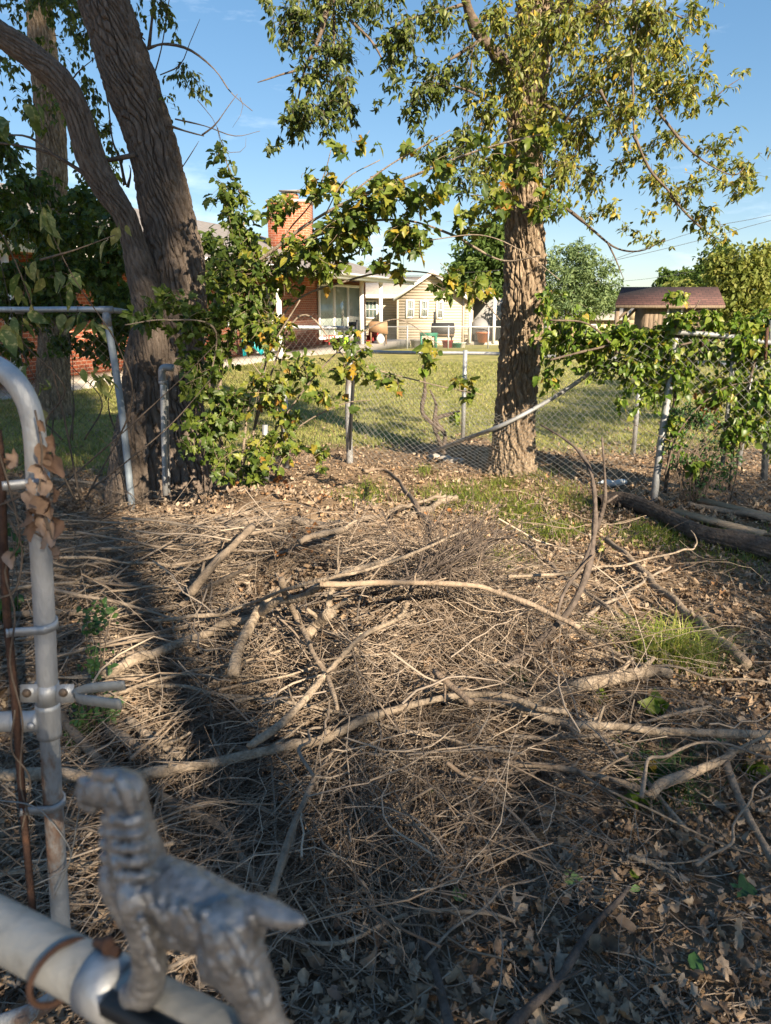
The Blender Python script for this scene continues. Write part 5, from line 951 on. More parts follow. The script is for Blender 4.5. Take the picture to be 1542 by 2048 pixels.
for s_ in (-1, 1):
    chainb([(196, 1552, 11), (212, 1549, 12), (226, 1553, 10)], s_ * .0095); ball(209, 1560, 6, s_ * .0125)      # brow ridge and eye
    chainb([(240, 1562, 11), (252, 1582, 14), (260, 1606, 12), (262, 1624, 7)], s_ * .0135)                         # hanging ear
chainb([(250, 1585, 40), (256, 1625, 40), (262, 1665, 46), (272, 1710, 53), (282, 1755, 60)])
for k, y in enumerate((1634, 1660, 1687, 1714, 1742)):       # rows of mane curls round the neck
    for f_ in np.linspace(-1.45, 1.45, 13):
        q_ = 38 + k * 3.2; ball(254 + k * 3 + q_ * math.sin(f_) - 6, y + 9 * math.cos(f_), 11, -(q_ / 2960 + .0012) * math.cos(f_))
for x, y, o_ in ((300, 1800, -.021), (318, 1830, -.02), (290, 1850, -.024), (300, 1890, -.024), (310, 1925, -.024), (470, 1880, -.029), (490, 1915, -.029), (455, 1930, -.028), (500, 1960, -.027), (515, 2000, -.024), (420, 1840, -.02), (380, 1830, -.02)): chainb([(x - 8, y - 14, 9), (x + 6, y + 12, 8)], o_)
chainb([(265, 1760, 62), (288, 1800, 60)]); 
for s_ in (-.013, .013): chainb([(280, 1790, 44), (292, 1850, 38), (296, 1900, 33), (300, 1945, 34), (290, 1978, 36)], s_); chainb([(290, 1985, 26), (262, 1990, 24)], s_)
chainb([(300, 1770, 58), (350, 1790, 60), (400, 1815, 60), (450, 1840, 58), (480, 1850, 50)]); chainb([(330, 1830, 52), (400, 1850, 50)])
for s_ in (-.014, .014): chainb([(455, 1860, 50), (470, 1910, 52), (490, 1950, 46), (512, 1990, 40), (525, 2035, 36), (545, 2080, 36), (560, 2120, 40)], s_); ball(440, 1920, 42, s_)
chainb([(490, 1825, 32), (520, 1822, 26), (548, 1828, 22), (578, 1838, 17), (600, 1842, 9)])
me = bpy.data.meshes.new('dog_figurine'); dg.to_mesh(me); dg.free(); me.materials.append(M['cast']); dog = bpy.data.objects.new('dog_figurine', me); col.objects.link(dog)
tag(dog, 'cast metal terrier dog figurine standing on the white pipe rail', 'figurine')
r_ = dog.modifiers.new('r', 'REMESH'); r_.mode = 'VOXEL'; r_.voxel_size = .0009; s_ = dog.modifiers.new('s', 'SMOOTH'); s_.factor = .5; s_.iterations = 1
tx = bpy.data.textures.new('fur', 'CLOUDS'); tx.noise_scale = .008; tx.noise_depth = 2; d_ = dog.modifiers.new('d', 'DISPLACE'); d_.texture = tx; d_.strength = .0024; d_.mid_level = .5; d_.texture_coords = 'GLOBAL'
r_.use_smooth_shade = True

# ------------------------------------------------------------------ branches of the brush pile
def gpath(L, off0, off1=None, n=None):
    off1 = off0 if off1 is None else off1; k = len(L)
    return [gp(a, b, off0 + (off1 - off0) * q / max(1, k - 1)) for q, (a, b) in enumerate(L)]
def stickmesh(P, r0, r1, sides=9):
    mb = MB(); P = np.asarray(P, float); Lt = np.linalg.norm(np.diff(P, axis=0), axis=1).sum(); n = max(8, int(Lt / .025)); Q = smooth_path(P, n); t = np.linspace(0, 1, n)
    ph = random.uniform(0, 100); w_ = .5 * r0 + .004
    Q = Q + np.stack([vn(t * Lt * 7 + ph, 0, 0, 1) - .5, vn(t * Lt * 7 + ph, 5, 0, 2) - .5, vn(t * Lt * 7 + ph, 9, 0, 3) - .5], 1) * w_ * 2.0
    r = (r0 + (r1 - r0) * t) * (1 + .35 * (vn(t * Lt * 14 + ph, 3, 0, 4) - .5) + 1.3 * np.clip(vn(t * Lt * 9 + ph, 7, 0, 5) - .74, 0, 1))
    mb.tube(Q, r, sides); return mb, Q
TR = [  # label, path, pixel radii, height over the ground, material
    ('long grey branch lying level from the gate post toward the pile', [(20, 1225), (160, 1222), (290, 1226), (345, 1215), (420, 1172), (510, 1130)], 9, 5, .10, 'stick'),
    ('thick pale branch rising diagonally across the middle of the pile', [(205, 1355), (300, 1310), (400, 1267), (490, 1237), (560, 1202), (680, 1152), (800, 1112), (880, 1080)], 14, 5, .15, 'stick_pale'),
    ('short stout weathered stub standing up in the pile', [(468, 1352), (486, 1285), (512, 1228), (535, 1205)], 13, 11, .22, 'stick_pale'),
    ('dark pointed stake crossing the pale diagonal branch', [(563, 1160), (590, 1230), (618, 1290), (650, 1350), (672, 1420)], 8, 5, .26, 'stick'),
    ('forked tip grey branch curving up through the centre of the pile', [(495, 1500), (570, 1440), (620, 1382), (660, 1332), (730, 1272), (790, 1236), (826, 1222)], 9, 5, .26, 'stick_pale'),
    ('longest pale branch crossing the whole pile below its centre', [(0, 1555), (100, 1550), (250, 1545), (400, 1530), (540, 1508), (600, 1485), (720, 1440), (850, 1402), (950, 1390), (1050, 1402), (1130, 1425)], 13, 7, .14, 'stick_pale'),
    ('branch slanting down behind the metal dog head', [(118, 1422), (180, 1490), (250, 1560), (330, 1602), (430, 1642), (470, 1680), (535, 1785)], 13, 6, .10, 'stick'),
    ('smooth grey branch standing beside the metal dog tail', [(540, 1795), (570, 1700), (610, 1602), (628, 1550), (662, 1500)], 9, 4, .14, 'stick'),
    ('thick sunlit log lying left of the bright grass clump', [(1050, 1415), (1130, 1382), (1220, 1360), (1300, 1345), (1345, 1350)], 13, 15, .06, 'stick_pale'),
    ('dark branch slanting down right across the leaf litter', [(1215, 1080), (1260, 1120), (1300, 1160), (1370, 1222), (1430, 1272), (1490, 1325)], 8, 11, .05, 'stick'),
    ('weathered branch lying level at the right front of the pile', [(920, 1392), (1000, 1402), (1100, 1442), (1200, 1457), (1350, 1462), (1560, 1470)], 11, 8, .10, 'stick_pale'),
    ('stick slanting down right through the dark green weeds', [(1160, 1420), (1230, 1490), (1290, 1562), (1372, 1662)], 9, 5, .06, 'stick_pale'),
    ('knobby forked branch at the right edge', [(1298, 1592), (1350, 1562), (1440, 1520), (1470, 1497), (1560, 1488)], 10, 9, .08, 'stick'),
    ('branch hanging down the right edge from the knobby fork', [(1455, 1528), (1480, 1602), (1510, 1662), (1560, 1760)], 10, 7, .06, 'stick'),
    ('dark crooked stick propped up behind the pile', [(725, 940), (780, 945), (830, 1010), (865, 1058)], 6, 7, .14, 'stick'),
    ('pale peeled stick lying on the sunlit ground behind the pile', [(800, 1040), (870, 1008), (912, 992)], 9, 7, .03, 'stick_pale'),
    ('long thin stick rising to the peeled stick', [(600, 1085), (700, 1050), (800, 1015), (890, 990)], 4, 4, .10, 'stick'),
    ('brown log at the back of the pile below the maple', [(370, 1035), (450, 1042), (560, 1042), (690, 1050)], 10, 9, .04, 'stick'),
    ('leaning pale branch at the back left of the pile', [(385, 1190), (440, 1122), (505, 1050)], 11, 9, .16, 'stick'),
    ('curved grey stick at far left behind the gate', [(95, 1140), (200, 1125), (300, 1102), (450, 1078), (570, 1050)], 6, 4, .12, 'stick'),
    ('thin pale stick reaching toward the short pipe', [(110, 958), (190, 968), (260, 985), (330, 1000)], 5, 4, .04, 'stick_pale'),
    ('cut log end half buried in the middle of the pile', [(620, 1268), (640, 1240), (662, 1220)], 14, 14, .18, 'stick_pale'),
    ('reddish brown stick below the centre of the pile', [(865, 1345), (900, 1375), (940, 1405)], 9, 7, .22, 'stick'),
    ('thick short branch behind the metal dog', [(225, 1450), (280, 1490), (345, 1535)], 12, 9, .08, 'stick'),
    ('second thick short branch just above the first behind the dog', [(255, 1440), (310, 1480), (365, 1520)], 10, 8, .11, 'stick_pale'),
    ('dark stick pointing down at the bottom middle', [(820, 1830), (850, 1900), (880, 1970), (905, 2060)], 8, 11, .03, 'stick_dark'),
    ('dark branch curving down left at the bottom', [(1030, 2060), (1110, 1962), (1170, 1872), (1210, 1822), (1262, 1780)], 10, 6, .04, 'stick_dark'),
    ('grey branch across the right of the pile top', [(640, 1165), (800, 1166), (950, 1175), (1040, 1200), (1160, 1260)], 6, 6, .24, 'stick'),
    ('pale twiggy shoot sticking up at the right in the sun', [(1020, 1155), (1150, 1142), (1240, 1130), (1350, 1105), (1388, 1094), (1392, 1078), (1382, 1062)], 3, 1.6, .20, 'stick_pale'),
    ('thin forked stick lying in the shade at right', [(1175, 1232), (1260, 1180), (1340, 1132)], 4, 3, .05, 'stick'),
    ('stick leaning across the thin forked stick', [(1225, 1190), (1270, 1255), (1330, 1310)], 5, 4, .05, 'stick'),
    ('upper pale stick crossing above the thick diagonal branch', [(310, 1245), (420, 1230), (500, 1210), (620, 1165), (760, 1130), (940, 1060)], 6, 4, .22, 'stick_pale'),
    ('long thin cane lying from the gate to the pile centre', [(110, 1310), (230, 1285), (330, 1272), (480, 1270)], 5, 4, .12, 'stick_pale'),
    ('bent brown stick at the right below the bright grass', [(1010, 1470), (1150, 1475), (1300, 1440), (1420, 1415)], 5, 4, .08, 'stick'),
    ('slim stick slanting down from the curved standing branch', [(1130, 1240), (1200, 1290), (1290, 1340)], 6, 5, .08, 'stick'),
    ('crooked stick beside the dead dark twigs', [(1040, 1080), (1090, 1120), (1150, 1170), (1250, 1240)], 6, 5, .08, 'stick'),
    ('branch lying along the right front shade', [(1000, 1520), (1110, 1530), (1240, 1560), (1300, 1590)], 7, 6, .10, 'stick'),
    ('pale short stick on the leaf litter at right', [(1255, 1710), (1300, 1722), (1350, 1745)], 6, 5, .03, 'stick_pale'),
    ('thin grey stick below the green leaves', [(560, 1870), (680, 1880), (800, 1830), (960, 1830), (1030, 1845)], 5, 4, .03, 'stick'),
]
for lab, L, r0, r1, off, mt in TR:
    off = off + (.09 if off >= .14 else .05 if off >= .10 else .03)
    P = gpath(L, off); d0 = np.linalg.norm(P[len(P) // 2] - np.array([0, 0, CAMH])); mb, Q = stickmesh(P, r0 * .8 * d0 / FPX, r1 * .8 * d0 / FPX)
    for k in range(random.randint(1, 4)):      # snapped side shoots
        i_ = random.randint(len(Q) // 4, len(Q) * 3 // 4); dd = (Q[min(i_ + 3, len(Q) - 1)] - Q[i_]); dd /= np.linalg.norm(dd) + 1e-9; e = Q[i_] + (dd * .6 + rdir(1)[0] * .6 + np.array([0, 0, .3])) * random.uniform(.05, .16)
        mb.tube(smooth_path([Q[i_], (Q[i_] + e) / 2 + rdir(1)[0] * .006, e], 6), np.linspace(r1 * .5, r1 * .25, 6) * d0 / FPX, 6)
    if 'forked tip' in lab: mb.tube(smooth_path([gp(795, 1236, off), gp(806, 1226, off), gp(814, 1206, off + .03)], 6), .008, 7)
    o = mb.build('branch', M[mt], None, True); tag(o, lab, 'branch', 'cut branches of the brush pile')
# the curved branch standing upright out of the pile
cb = thing('standing_branch', 'tall curved dark branch with forked top standing out of the pile', 'branch', tuple(gp(960, 1370)))
Y = 4.35; mb = MB(); yb_ = gp(1105, 1258, .26)[1]; L = [gp(955, 1375, .06), gp(1040, 1312, .14), gp(1105, 1258, .26)] + px3([(1150, 1202), (1175, 1140), (1188, 1070), (1190, 1000), (1180, 940), (1155, 900), (1120, 872), (1082, 850)], yb_ + .05, yb_ + .6); limb(mb, L, .018, .004, 10, .03, .35); mb.build('stem', M['stick_dark'], cb, True)
mb = MB(); limb(mb, px3([(1192, 1062), (1208, 1010), (1210, 960), (1204, 875)], yb_ + .3), .009, .005, 8, .03, .3); limb(mb, px3([(1208, 1008), (1235, 990)], yb_ + .3), .007, .004, 7, .03); limb(mb, px3([(1186, 1080), (1165, 1130), (1130, 1180), (1110, 1240)], yb_ + .2, yb_), .008, .006, 8, .04, .3); mb.build('fork', M['stick_dark'], cb, True)
# dead dark twiggy top at the back of the pile
db = thing('dead_shrub_top', 'dead dark twiggy shrub top lying at the back right of the pile', 'dead shrub', tuple(gp(900, 1130))); mb = MB()
for k in range(46):
    s0 = gp(random.uniform(780, 960), random.uniform(1120, 1190), .15); px_, py_ = random.gauss(930, 70), random.uniform(1040, 1150); e = at(px_, py_, s0[1] + random.uniform(-.1, .35)); mid = (s0 + e) / 2 + rdir(1)[0] * .06
    Q = smooth_path([s0, mid, e], 10); mb.tube(Q, np.linspace(.005, .0018, 10), 5)
    for q in range(6):
        i_ = random.randint(3, 9); e2 = Q[i_] + ((Q[i_] - Q[i_ - 2]) * 1.5 + rdir(1)[0] * .09 + np.array([0, 0, .03])); mb.tube(smooth_path([Q[i_], e2], 4), .0015, 4)
mb.build('twigs', M['stick_dark'], db, True)
# fallen log and boards under the right fence
P = gpath([(1195, 1003), (1225, 998), (1262, 1004), (1330, 1032), (1400, 1068), (1480, 1086), (1580, 1110)], .07); mb = MB()
bark_tube(mb, P, [.04, .055, .06, .064, .064, .068, .07], 60, .012, bark_furrow(.010, 16, 10, 81, .03)); tag(mb.build('fallen_log', M['log_bark'], None, True), 'dark fallen log lying in shade before the right fence', 'log')
for (a, b, w_, lab) in (((1345, 1022), (1455, 1050), .10, 'long pale weathered board on the ground behind the fallen log'), ((1400, 1000), (1570, 1040), .08, 'second thin board behind the pale board')):
    p, q = gp(*a, .05), gp(*b, .05); q = p + (q - p) * 1.6; c = (p + q) / 2; d = (q - p) / np.linalg.norm(q - p); s_ = np.cross([0, 0, 1], d); s_ /= np.linalg.norm(s_); u_ = np.cross(d, s_); m = MB(); m.box(c, (np.linalg.norm(q - p), w_, .028), np.stack([d, s_, u_], 1)); o = m.build('board', M['plank']); tag(o, lab, 'board')
for (L, r, lab) in (([(1380, 1008), (1470, 1025), (1590, 1048)], .024, 'thin log behind the boards by the right fence'), ([(1400, 1085), (1480, 1085), (1590, 1080)], .02, 'split log touching the fallen log at the right edge'), ([(1450, 1060), (1520, 1068), (1600, 1076)], .017, 'small log above the split log')):
    mb, Q = stickmesh(gpath(L, .04), r, r * .8); tag(mb.build('log', M['stick'], None, True), lab, 'log')
c = gp(1222, 970, .02); m = MB(); a = np.linspace(0, 1, 12); m.tube(np.stack([c[0] - .12 + .26 * a, c[1] + 0 * a, c[2] + .02 + .008 * np.sin(a * 9)], -1), .03 * np.array([.25, .3, .7, 1, 1, .92, 1, .92, 1, 1, .9, .5]), 14); tag(m.build('plastic_bottle', M['clear'], None, True), 'crushed clear plastic bottle on the ground near the fallen log', 'bottle')
m = MB(); c = gp(880, 915, .02); 
for q in range(3): 
    p = gp(870 + 22 * q, 916 + 4 * q, .0); r = bmesh.new(); bmesh.ops.create_icosphere(r, subdivisions=2, radius=1); vv = np.array([v.co[:] for v in r.verts]); ff = [[v.index for v in f.verts] for f in r.faces]; r.free(); vv = vv * (1 + .35 * (vn(vv[:, 0] * 1.7 + q * 9, vv[:, 1] * 1.7, vv[:, 2] * 1.7, 3)[:, None] - .5)) * np.array([.10, .07, .05]); mb = MB(); mb.add(vv + p, np.concatenate(ff), [3] * len(ff)); tag(mb.build('stone', M['concrete']), 'flat grey stone at the fallen fence rail, %s of three' % ('leftmost', 'middle', 'rightmost')[q], 'stone', 'stones under the fallen rail')
# vine stump climbing the fallen rail
vt = thing('vine_stump', 'dark twisted vine stump growing beside the fallen fence rail', 'vine', tuple(gp(885, 905))); mb = MB()
for L in [[(888, 908), (878, 880), (868, 850), (872, 810), (860, 780)], [(884, 905), (890, 870), (872, 840), (900, 828), (920, 822)], [(880, 860), (845, 825), (850, 780), (846, 730)]]: limb(mb, px3(L, 7.7), .03, .012, 8, .04, .3)
mb.build('stem', M['stick_dark'], vt, True); fo, st = MB(), MB()
for e in ((850, 740, 20, 30, 10), (905, 830, 20, 16, 10), (940, 790, 26, 26, 10), (850, 690, 16, 16, 8)): cluster(fo, None, *e[:4], 7.6, .1, e[4], .08, L_HEART)
fo.build('foliage', M['vine'], vt)

# ------------------------------------------------------------------ loose sticks (individuals), twig tangle, litter
GA = [(620, 1310, 240, 120, 3.2), (860, 1510, 220, 95, 1.7), (360, 1160, 240, 80, 2.2), (380, 1640, 220, 130, 1.6), (940, 1240, 170, 90, 1.3), (660, 1690, 260, 100, .9), (1230, 1420, 190, 100, .55), (260, 1050, 160, 40, .9), (560, 1130, 240, 50, 1.8), (1300, 1250, 180, 110, .25), (150, 1350, 120, 160, .8), (640, 1450, 160, 90, 1.6), (850, 1150, 130, 50, 1.0)]
GW = np.array([g_[4] for g_ in GA]); GW /= GW.sum()
def gpv(px, py, off):     # vectorised ground hit
    a = (px - 771) / FPX; b = (py - 1024) / FPX; d = np.stack([a, CP - b * SP, -SP - b * CP], -1); z = np.array(off, float)
    for _ in range(9):
        t = (z - CAMH) / d[:, 2]; p = np.array([0, 0, CAMH]) + d * t[:, None]; z = H(p[:, 0], p[:, 1]) + off
    return p
def sample(n):
    k = rng.choice(len(GA), n, p=GW); g_ = np.array(GA)[k]; px = g_[:, 0] + rng.normal(size=n) * g_[:, 2]; py = np.clip(g_[:, 1] + rng.normal(size=n) * g_[:, 3], 985, 2150); return px, py
def stickset(n, lmin, lmax, offmax, pit=.2, mound=False):
    px, py = sample(n) if not mound else (rng.normal(690, 230, n), np.clip(rng.normal(1240, 110, n), 1020, 1600)); off = rng.random(n) ** 1.6 * offmax + .008; c = gpv(px, py, off)
    a = .3 + 5.2 * (fbm(c[:, 0] * 1.4, c[:, 1] * 1.4, 0, 77, 2) - .5) + rng.normal(0, .42, n); flip = rng.random(n) < .38; a = np.where(flip, rng.uniform(0, np.pi, n), a)
    L = lmin + (lmax - lmin) * rng.random(n) ** 2; d = np.stack([np.cos(a), np.sin(a), rng.normal(0, pit, n)], -1); perp = np.stack([-np.sin(a), np.cos(a), 0 * a], -1)
    t = np.linspace(-.5, .5, 9)[None, :]; cv = rng.normal(0, .15, n)[:, None]; cw = rng.normal(-.03, .14, n)[:, None]; wob = rng.normal(0, .012, (n, 9)); wob2 = rng.normal(0, .012, (n, 9))
    P = c[:, None] + L[:, None, None] * (d[:, None] * t[..., None] + perp[:, None] * (cv * (t * t * 4 - .3) + wob)[..., None] + np.array([0, 0, 1.0]) * (cw * (t * t * 4 - .3) + wob2)[..., None])
    zmin = H(P[..., 0], P[..., 1]) + .004; P[..., 2] = np.maximum(P[..., 2], zmin); return P
n = 150; P = stickset(n, .35, 1.25, .22)
for k in range(n):
    r0 = random.uniform(.0025, .0065); mb = MB(); Q = smooth_path(P[k], 26); mb.tube(Q, np.linspace(r0, r0 * .55, 26) * (1 + .2 * (vn(np.arange(26) * .9, k, 0, 3) - .5)), 7)
    if random.random() < .5:
        i_ = random.randint(8, 20); e = Q[i_] + (Q[i_ + 3] - Q[i_]) * 1.5 + rdir(1)[0] * .08 + np.array([0, 0, .02]); mb.tube(smooth_path([Q[i_], e], 4), r0 * .4, 5)
    tag(mb.build('loose_stick', M['stick'], None, True), 'thin bare brown stick lying loose among the brush', 'stick', 'loose sticks of the brush pile')
n = 64; px = rng.normal(400, 210, n); py = np.clip(rng.normal(1190, 95, n), 1040, 1500); c = gpv(px, py, rng.uniform(.05, .24, n)); a_ = rng.normal(.28, .32, n); L_ = rng.uniform(.55, 1.5, n)
for k in range(n):
    d = np.array([math.cos(a_[k]), math.sin(a_[k]), random.gauss(0, .06)]); t_ = np.linspace(-.5, .5, 9)[:, None]; P = c[k] + d * L_[k] * t_ + np.array([-d[1], d[0], 0]) * random.gauss(0, .05) * L_[k] * (t_ * t_ * 4) + rng.normal(0, .006, (9, 3)); P[:, 2] = np.maximum(P[:, 2], H(P[:, 0], P[:, 1]) + .012)
    r0 = random.uniform(.0035, .0085); mb, Q = stickmesh(P, r0, r0 * .55, 8)
    for q in range(random.randint(1, 3)):
        i_ = random.randint(6, len(Q) - 5); dd = Q[i_ + 3] - Q[i_]; dd /= np.linalg.norm(dd); e = Q[i_] + (dd + rdir(1)[0] * .6 + np.array([0, 0, .15])) * random.uniform(.06, .22); mb.tube(smooth_path([Q[i_], (Q[i_] + e) / 2 + rdir(1)[0] * .008, e], 7), np.linspace(r0 * .5, r0 * .2, 7), 6)
    tag(mb.build('straight_stick', M['stick_pale' if k % 3 == 0 else 'stick'], None, True), 'long straight dry stick fanned out across the left of the brush pile', 'stick', 'long straight sticks at the left of the pile')
tw = MB()
for n, a, b, o_, r_ in ((5200, .12, .6, .20, .0012), (900, .3, .9, .24, .0021), (5200, .05, .3, .14, .0009)):
    P = stickset(n, a, b, o_)
    if r_ > .0015 or n == 5200 and r_ > .001:
        m_ = n // 2; k_ = rng.integers(2, 6, m_); a0 = P[np.arange(m_), k_]; dq = P[np.arange(m_), k_ + 2] - a0; dq = dq / (np.linalg.norm(dq, axis=1, keepdims=True) + 1e-9) + rdir(m_, .15) * .75; lq = rng.uniform(.05, .22, m_)[:, None]; t_ = np.linspace(0, 1, 9)[None, :, None]; Q_ = a0[:, None] + dq[:, None] * lq[:, None] * t_ + (rdir(m_) * lq * .18)[:, None] * (t_ ** 2); tw.tubes(Q_, r_ * .7 * np.linspace(1, .5, 9)[None] * np.ones((m_, 1)), 4, rng.random(m_))
    rr = r_ * rng.uniform(.6, 1.4, n)[:, None] * np.linspace(1.1, .6, 9)[None]; tw.tubes(P, rr, 5, rng.random(n))
for n, a, b, o_, r_, pt in ((1500, .15, .55, .30, .0015, .5), (160, .4, .9, .32, .0032, .3)):
    P = stickset(n, a, b, o_, pt, True); tw.tubes(P, r_ * rng.uniform(.6, 1.4, n)[:, None] * np.linspace(1.1, .5, 9)[None], 5, rng.random(n))
n = 1900; px, py = rng.uniform(-60, 1600, n), 960 + 1180 * rng.random(n) ** .8; c = gpv(px, py, np.full(n, .02)); a = rng.uniform(0, np.pi, n); L = rng.uniform(.05, .35, n); t = np.linspace(-.5, .5, 7)[None]; d = np.stack([np.cos(a), np.sin(a), rng.normal(0, .08, n)], -1); pp = np.stack([-np.sin(a), np.cos(a), 0 * a], -1)
P = c[:, None] + L[:, None, None] * (d[:, None] * t[..., None] + pp[:, None] * (rng.normal(0, .25, n)[:, None] * t * t * 2 + rng.normal(0, .015, (n, 7)))[..., None]); P[..., 2] = np.maximum(P[..., 2], H(P[..., 0], P[..., 1]) + .006)
tw.tubes(P, np.full((n, 7), .0015) * rng.uniform(.6, 1.8, n)[:, None], 4, rng.random(n))
tag(tw.build('twig_tangle', M['twig']), 'tangle of fine dead twigs and stems covering the ground', 'twigs', kind='stuff')
lt_ = MB()
def litter(n, x0, x1, y0, y1, s0, s1, hz, dens=None):
    x, y = rng.uniform(x0, x1, n), rng.uniform(y0, y1, n)
    keep = np.abs(x) < .75 * y + 1.3
    lm = lawn_mask(x, y); keep &= rng.random(n) > lm * .93; x, y = x[keep], y[keep]; n = len(x)
    p = np.stack([x, y, H(x, y) + .004 + hz * rng.random(n)], -1); ax = rdir(n); ax[:, 2] *= .35; nr = np.stack([rng.normal(0, .45, n), rng.normal(0, .45, n), np.ones(n)], -1); s_ = rng.uniform(s0, s1, n); rv = rng.random(n); w_ = rng.integers(0, len(L_DEAD), n)
    for q, T in enumerate(L_DEAD):
        m = w_ == q; lt_.leaves(T, p[m], ax[m], nr[m], s_[m], rv[m])
litter(15000, -2.9, 3.1, .9, 3.2, .024, .050, .05); litter(1200, -2.9, 3.1, .9, 3.2, .05, .075, .06); litter(17000, -4, 4.4, 2.8, 6.0, .028, .06, .03); litter(17000, -6, 7.5, 5.5, 10.5, .03, .065, .02)
litter(33000, -3.1, 3.3, .9, 3.6, .010, .028, .02); litter(25000, -4.5, 5, 3.4, 8, .012, .03, .012)
tag(lt_.build('leaf_litter', M['litter']), 'brown dead leaves and crumbs covering the ground', 'leaf litter', kind='stuff')

# ------------------------------------------------------------------ grass and small plants
def blades(mb, base_xy, hgt, wid, lean, rv):
    n = len(base_xy); z = H(base_xy[:, 0], base_xy[:, 1]); b = np.stack([base_xy[:, 0], base_xy[:, 1], z], -1); a = rng.uniform(0, 2 * np.pi, n); o = np.stack([np.cos(a), np.sin(a), 0 * a], -1); s_ = np.stack([-np.sin(a), np.cos(a), 0 * a], -1) * wid[:, None] / 2; up = np.array([0, 0, 1.0])
    m1 = b + up * (hgt * .6)[:, None] + o * (lean * hgt * .35)[:, None]; tp = b + up * (hgt * .9)[:, None] * (1 - .4 * np.clip(lean, 0, 1))[:, None] + o * (lean * hgt)[:, None]
    v = np.stack([b - s_, b + s_, m1 + s_ * .8, m1 - s_ * .8, tp], 1); F = (np.arange(n)[:, None] * 5 + np.array([0, 1, 2, 3, 3, 2, 4])[None]).ravel(); mb.add(v.reshape(-1, 3), F, np.tile([4, 3], n), np.repeat(rv, 5))
g_ = MB(); n = 120000; y = 7 + 15 * rng.random(n) ** 1.3; x = rng.uniform(-.6, .6, n) * (y + 1); lm = lawn_mask(x, y); k = rng.random(n) < lm * (.55 + .45 * fbm(x * 1.5, y * 1.5, 0, 40)); xy = np.stack([x[k], y[k]], -1); n = len(xy)
blades(g_, xy, rng.uniform(.03, .085, n), rng.uniform(.003, .007, n) * (1 + .08 * xy[:, 1]), rng.uniform(.2, 1.2, n), np.clip(rng.random(n) * .7 + .3 * fbm(xy[:, 0], xy[:, 1], 0, 41), 0, 1))
tag(g_.build('grass', M['grass']), 'short green lawn grass beyond the fences', 'grass', kind='stuff'); g_ = MB()
for (px, py, rx, ry, m_) in [(930, 1000, 90, 26, 900), (1040, 1030, 50, 26, 600), (1110, 1065, 60, 18, 500), (700, 1020, 60, 26, 500), (740, 985, 30, 22, 200), (1000, 970, 30, 10, 120), (850, 945, 14, 8, 70), (1360, 1080, 110, 22, 500), (1290, 1070, 50, 18, 200), (1010, 1130, 60, 22, 260), (1160, 1010, 60, 16, 200), (1480, 1110, 70, 30, 260), (1190, 1270, 22, 14, 90), (1060, 950, 60, 14, 160), (1120, 985, 60, 20, 160)]:
    m_ = int(m_ * 2.2); a = gpv(rng.normal(px, rx * .6, m_), rng.normal(py, ry * .6, m_), np.zeros(m_)); blades(g_, a[:, :2], rng.uniform(.03, .10, m_), rng.uniform(.003, .006, m_), rng.uniform(.3, 1.5, m_), rng.random(m_) * .8)
tag(g_.build('grass_patches', M['tuft']), 'patches of bright new grass on the bare soil behind the pile', 'grass', kind='stuff')
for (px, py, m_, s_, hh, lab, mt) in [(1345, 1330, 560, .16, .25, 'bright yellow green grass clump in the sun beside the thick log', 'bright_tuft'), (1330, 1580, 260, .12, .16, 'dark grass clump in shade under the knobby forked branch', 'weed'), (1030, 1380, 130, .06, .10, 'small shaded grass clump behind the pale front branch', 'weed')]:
    c = gp(px, py); xy = c[:2] + rng.normal(size=(m_, 2)) * s_ * .42; m = MB(); blades(m, xy, hh * rng.uniform(.5, 1.1, m_), rng.uniform(.003, .005, m_), rng.uniform(.2, 1.6, m_), rng.random(m_)); tag(m.build('grass_clump', M[mt]), lab, 'grass clump')
def plant(name, lab, px, py, ells, n_, leaf, tm, mt, dY=.12, stems=5):
    c = gp(px, py); o = thing(name, lab, 'plant', tuple(c)); sm, fo, st = MB(), MB(), MB()
    for q in range(stems):
        e = random.choice(ells); P = [c + rdir(1)[0] * np.array([.03, .03, 0]), at(e[0] + random.gauss(0, e[2] * .4), e[1], c[1] + random.gauss(0, .05))]; sm.tube(smooth_path([P[0], (P[0] + P[1]) / 2 + rdir(1)[0] * .02, P[1]], 8), .0022, 5)
    for e in ells: cluster(fo, st, *e, c[1], dY, int(n_ / len(ells)), leaf, tm, None, .2, .0012, 8)
    sm.v += st.v; sm.l += [q + sm.k for q in st.l]; sm.n += st.n; sm.r += st.r
    sm.build('stems', M['bark_thin'], o, True); fo.build('foliage', M[mt], o)
plant('privet_seedling', 'low small leaved evergreen seedling behind the gate latch', 190, 1500, [(170, 1420, 50, 40), (190, 1340, 40, 40), (150, 1470, 50, 30), (220, 1410, 40, 30), (200, 1240, 26, 30)], 520, .026, L_OVATE, 'weed')
plant('privet_seedling', 'small leaved seedling showing left of the gate post', 20, 1270, [(14, 1230, 30, 30), (20, 1060, 40, 40)], 90, .05, L_OVATE, 'weed')
plant('weed_plant', 'dark broad leaved weed under the knobby branch', 1320, 1600, [(1270, 1560, 40, 20), (1330, 1570, 40, 20), (1290, 1610, 30, 16)], 34, .055, L_HEART, 'vine')
plant('weed_plant', 'tiny green sprout beside the slanting dark branch', 1205, 1110, [(1205, 1095, 18, 24)], 16, .035, L_OVATE, 'tuft')
plant('weed_plant', 'broad dark leaved seedling before the thick log', 1200, 1410, [(1190, 1395, 26, 14)], 7, .06, L_HEART, 'vine')
plant('weed_plant', 'leafy seedling right of the thin sticks in front of the grass clump', 1320, 1430, [(1315, 1410, 30, 20)], 9, .06, L_HEART, 'vine')
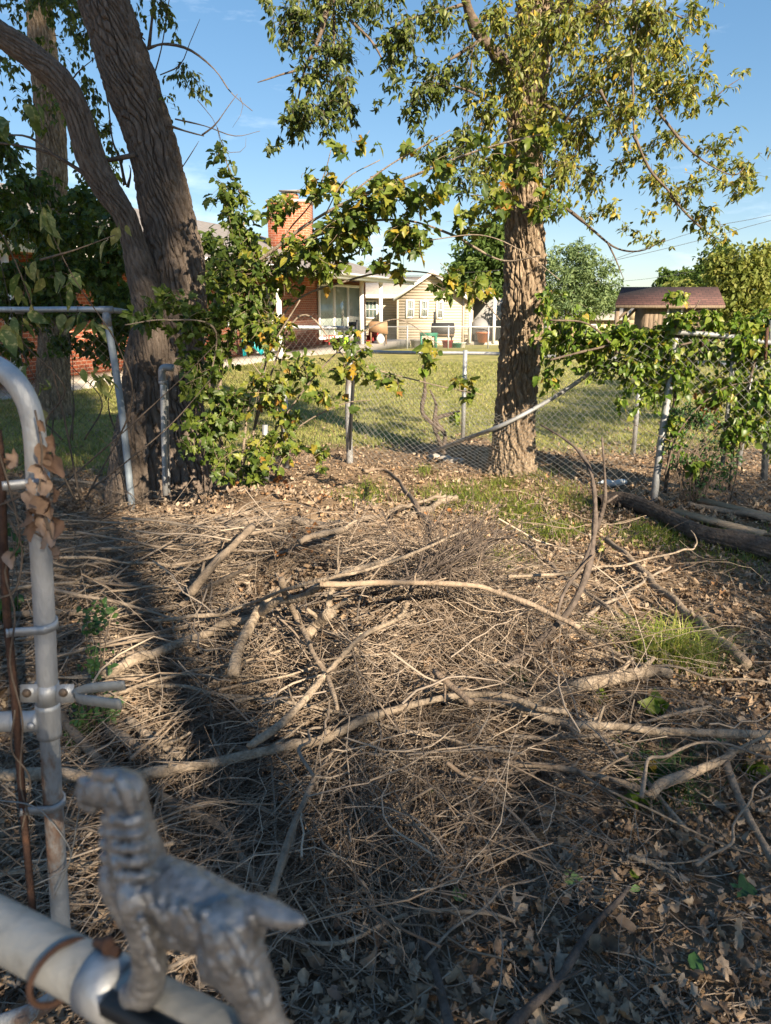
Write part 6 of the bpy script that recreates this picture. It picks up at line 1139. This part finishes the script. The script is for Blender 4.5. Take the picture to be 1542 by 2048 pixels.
plant('weed_plant', 'pointed leafed sprout behind the bright grass clump', 1390, 1300, [(1385, 1285, 18, 16)], 8, .05, L_OVATE, 'tuft')
plant('weed_plant', 'dark leaves at the right edge above the knobby fork', 1520, 1545, [(1520, 1535, 26, 16)], 7, .07, L_HEART, 'vine')
plant('weed_plant', 'sunlit yellow green maple seedlings behind the back log', 600, 960, [(560, 960, 40, 30), (640, 930, 30, 30), (600, 900, 40, 20)], 26, .08, L_MAPLE, 'maple')
for (px, py, s_, lab, mt, tm) in [(920, 1800, .050, 'pale green leaf fallen on the litter at the bottom middle', 'green_leaf', L_HEART), (1130, 1755, .050, 'pale green round leaf fallen on the twigs', 'green_leaf', L_HEART), (1280, 1775, .038, 'pale green narrow leaf standing in the litter', 'green_leaf', L_OVATE), (1268, 1755, .034, 'small bright leaf just above the narrow green leaf', 'vine', L_HEART), (1495, 1765, .075, 'large dark green leaf near the right edge', 'weed', L_HEART), (1480, 1780, .03, 'small pale leaf beside the large dark green leaf', 'green_leaf', L_OVATE), (1390, 1940, .060, 'dark green leaf on the litter near the bottom right', 'weed', L_HEART), (845, 1590, .055, 'yellowish fallen leaf among the twigs', 'spotted', L_OVATE), (1430, 1480, .07, 'dark green leaf beside the level front branch', 'weed', L_HEART), (1150, 1690, .055, 'curled tan dead leaf standing up in the litter', 'dead_leaf', L_DEAD[4]), (700, 1985, .06, 'large brown leaf at the bottom beside the dog leg', 'dead_leaf', L_DEAD[1])]:
    p = gp(px, py, .035); m = MB(); ax = rdir(1); ax[0, 2] = .15; m.leaves(tm, p[None], ax, np.array([[random.gauss(0, .2), -.6, 1]]), np.array([s_]), np.array([random.random()])); tag(m.build('fallen_leaf', M[mt]), lab, 'leaf')
m = MB(); n = 90
for (px, py, k) in [(645, 1000, 12), (520, 1010, 7), (560, 960, 6), (380, 985, 8), (870, 1040, 4), (590, 1080, 8), (470, 980, 10)]:
    p = gpv(rng.normal(px, 16, k), rng.normal(py, 10, k), np.full(k, .04)); m.leaves(L_DEAD[0], p, rdir(k), rdir(k, 1), rng.uniform(.06, .11, k), rng.random(k))
tag(m.build('orange_litter', M['orange_leaf']), 'scattered orange dead leaves below the maple sapling', 'leaf litter', kind='stuff')
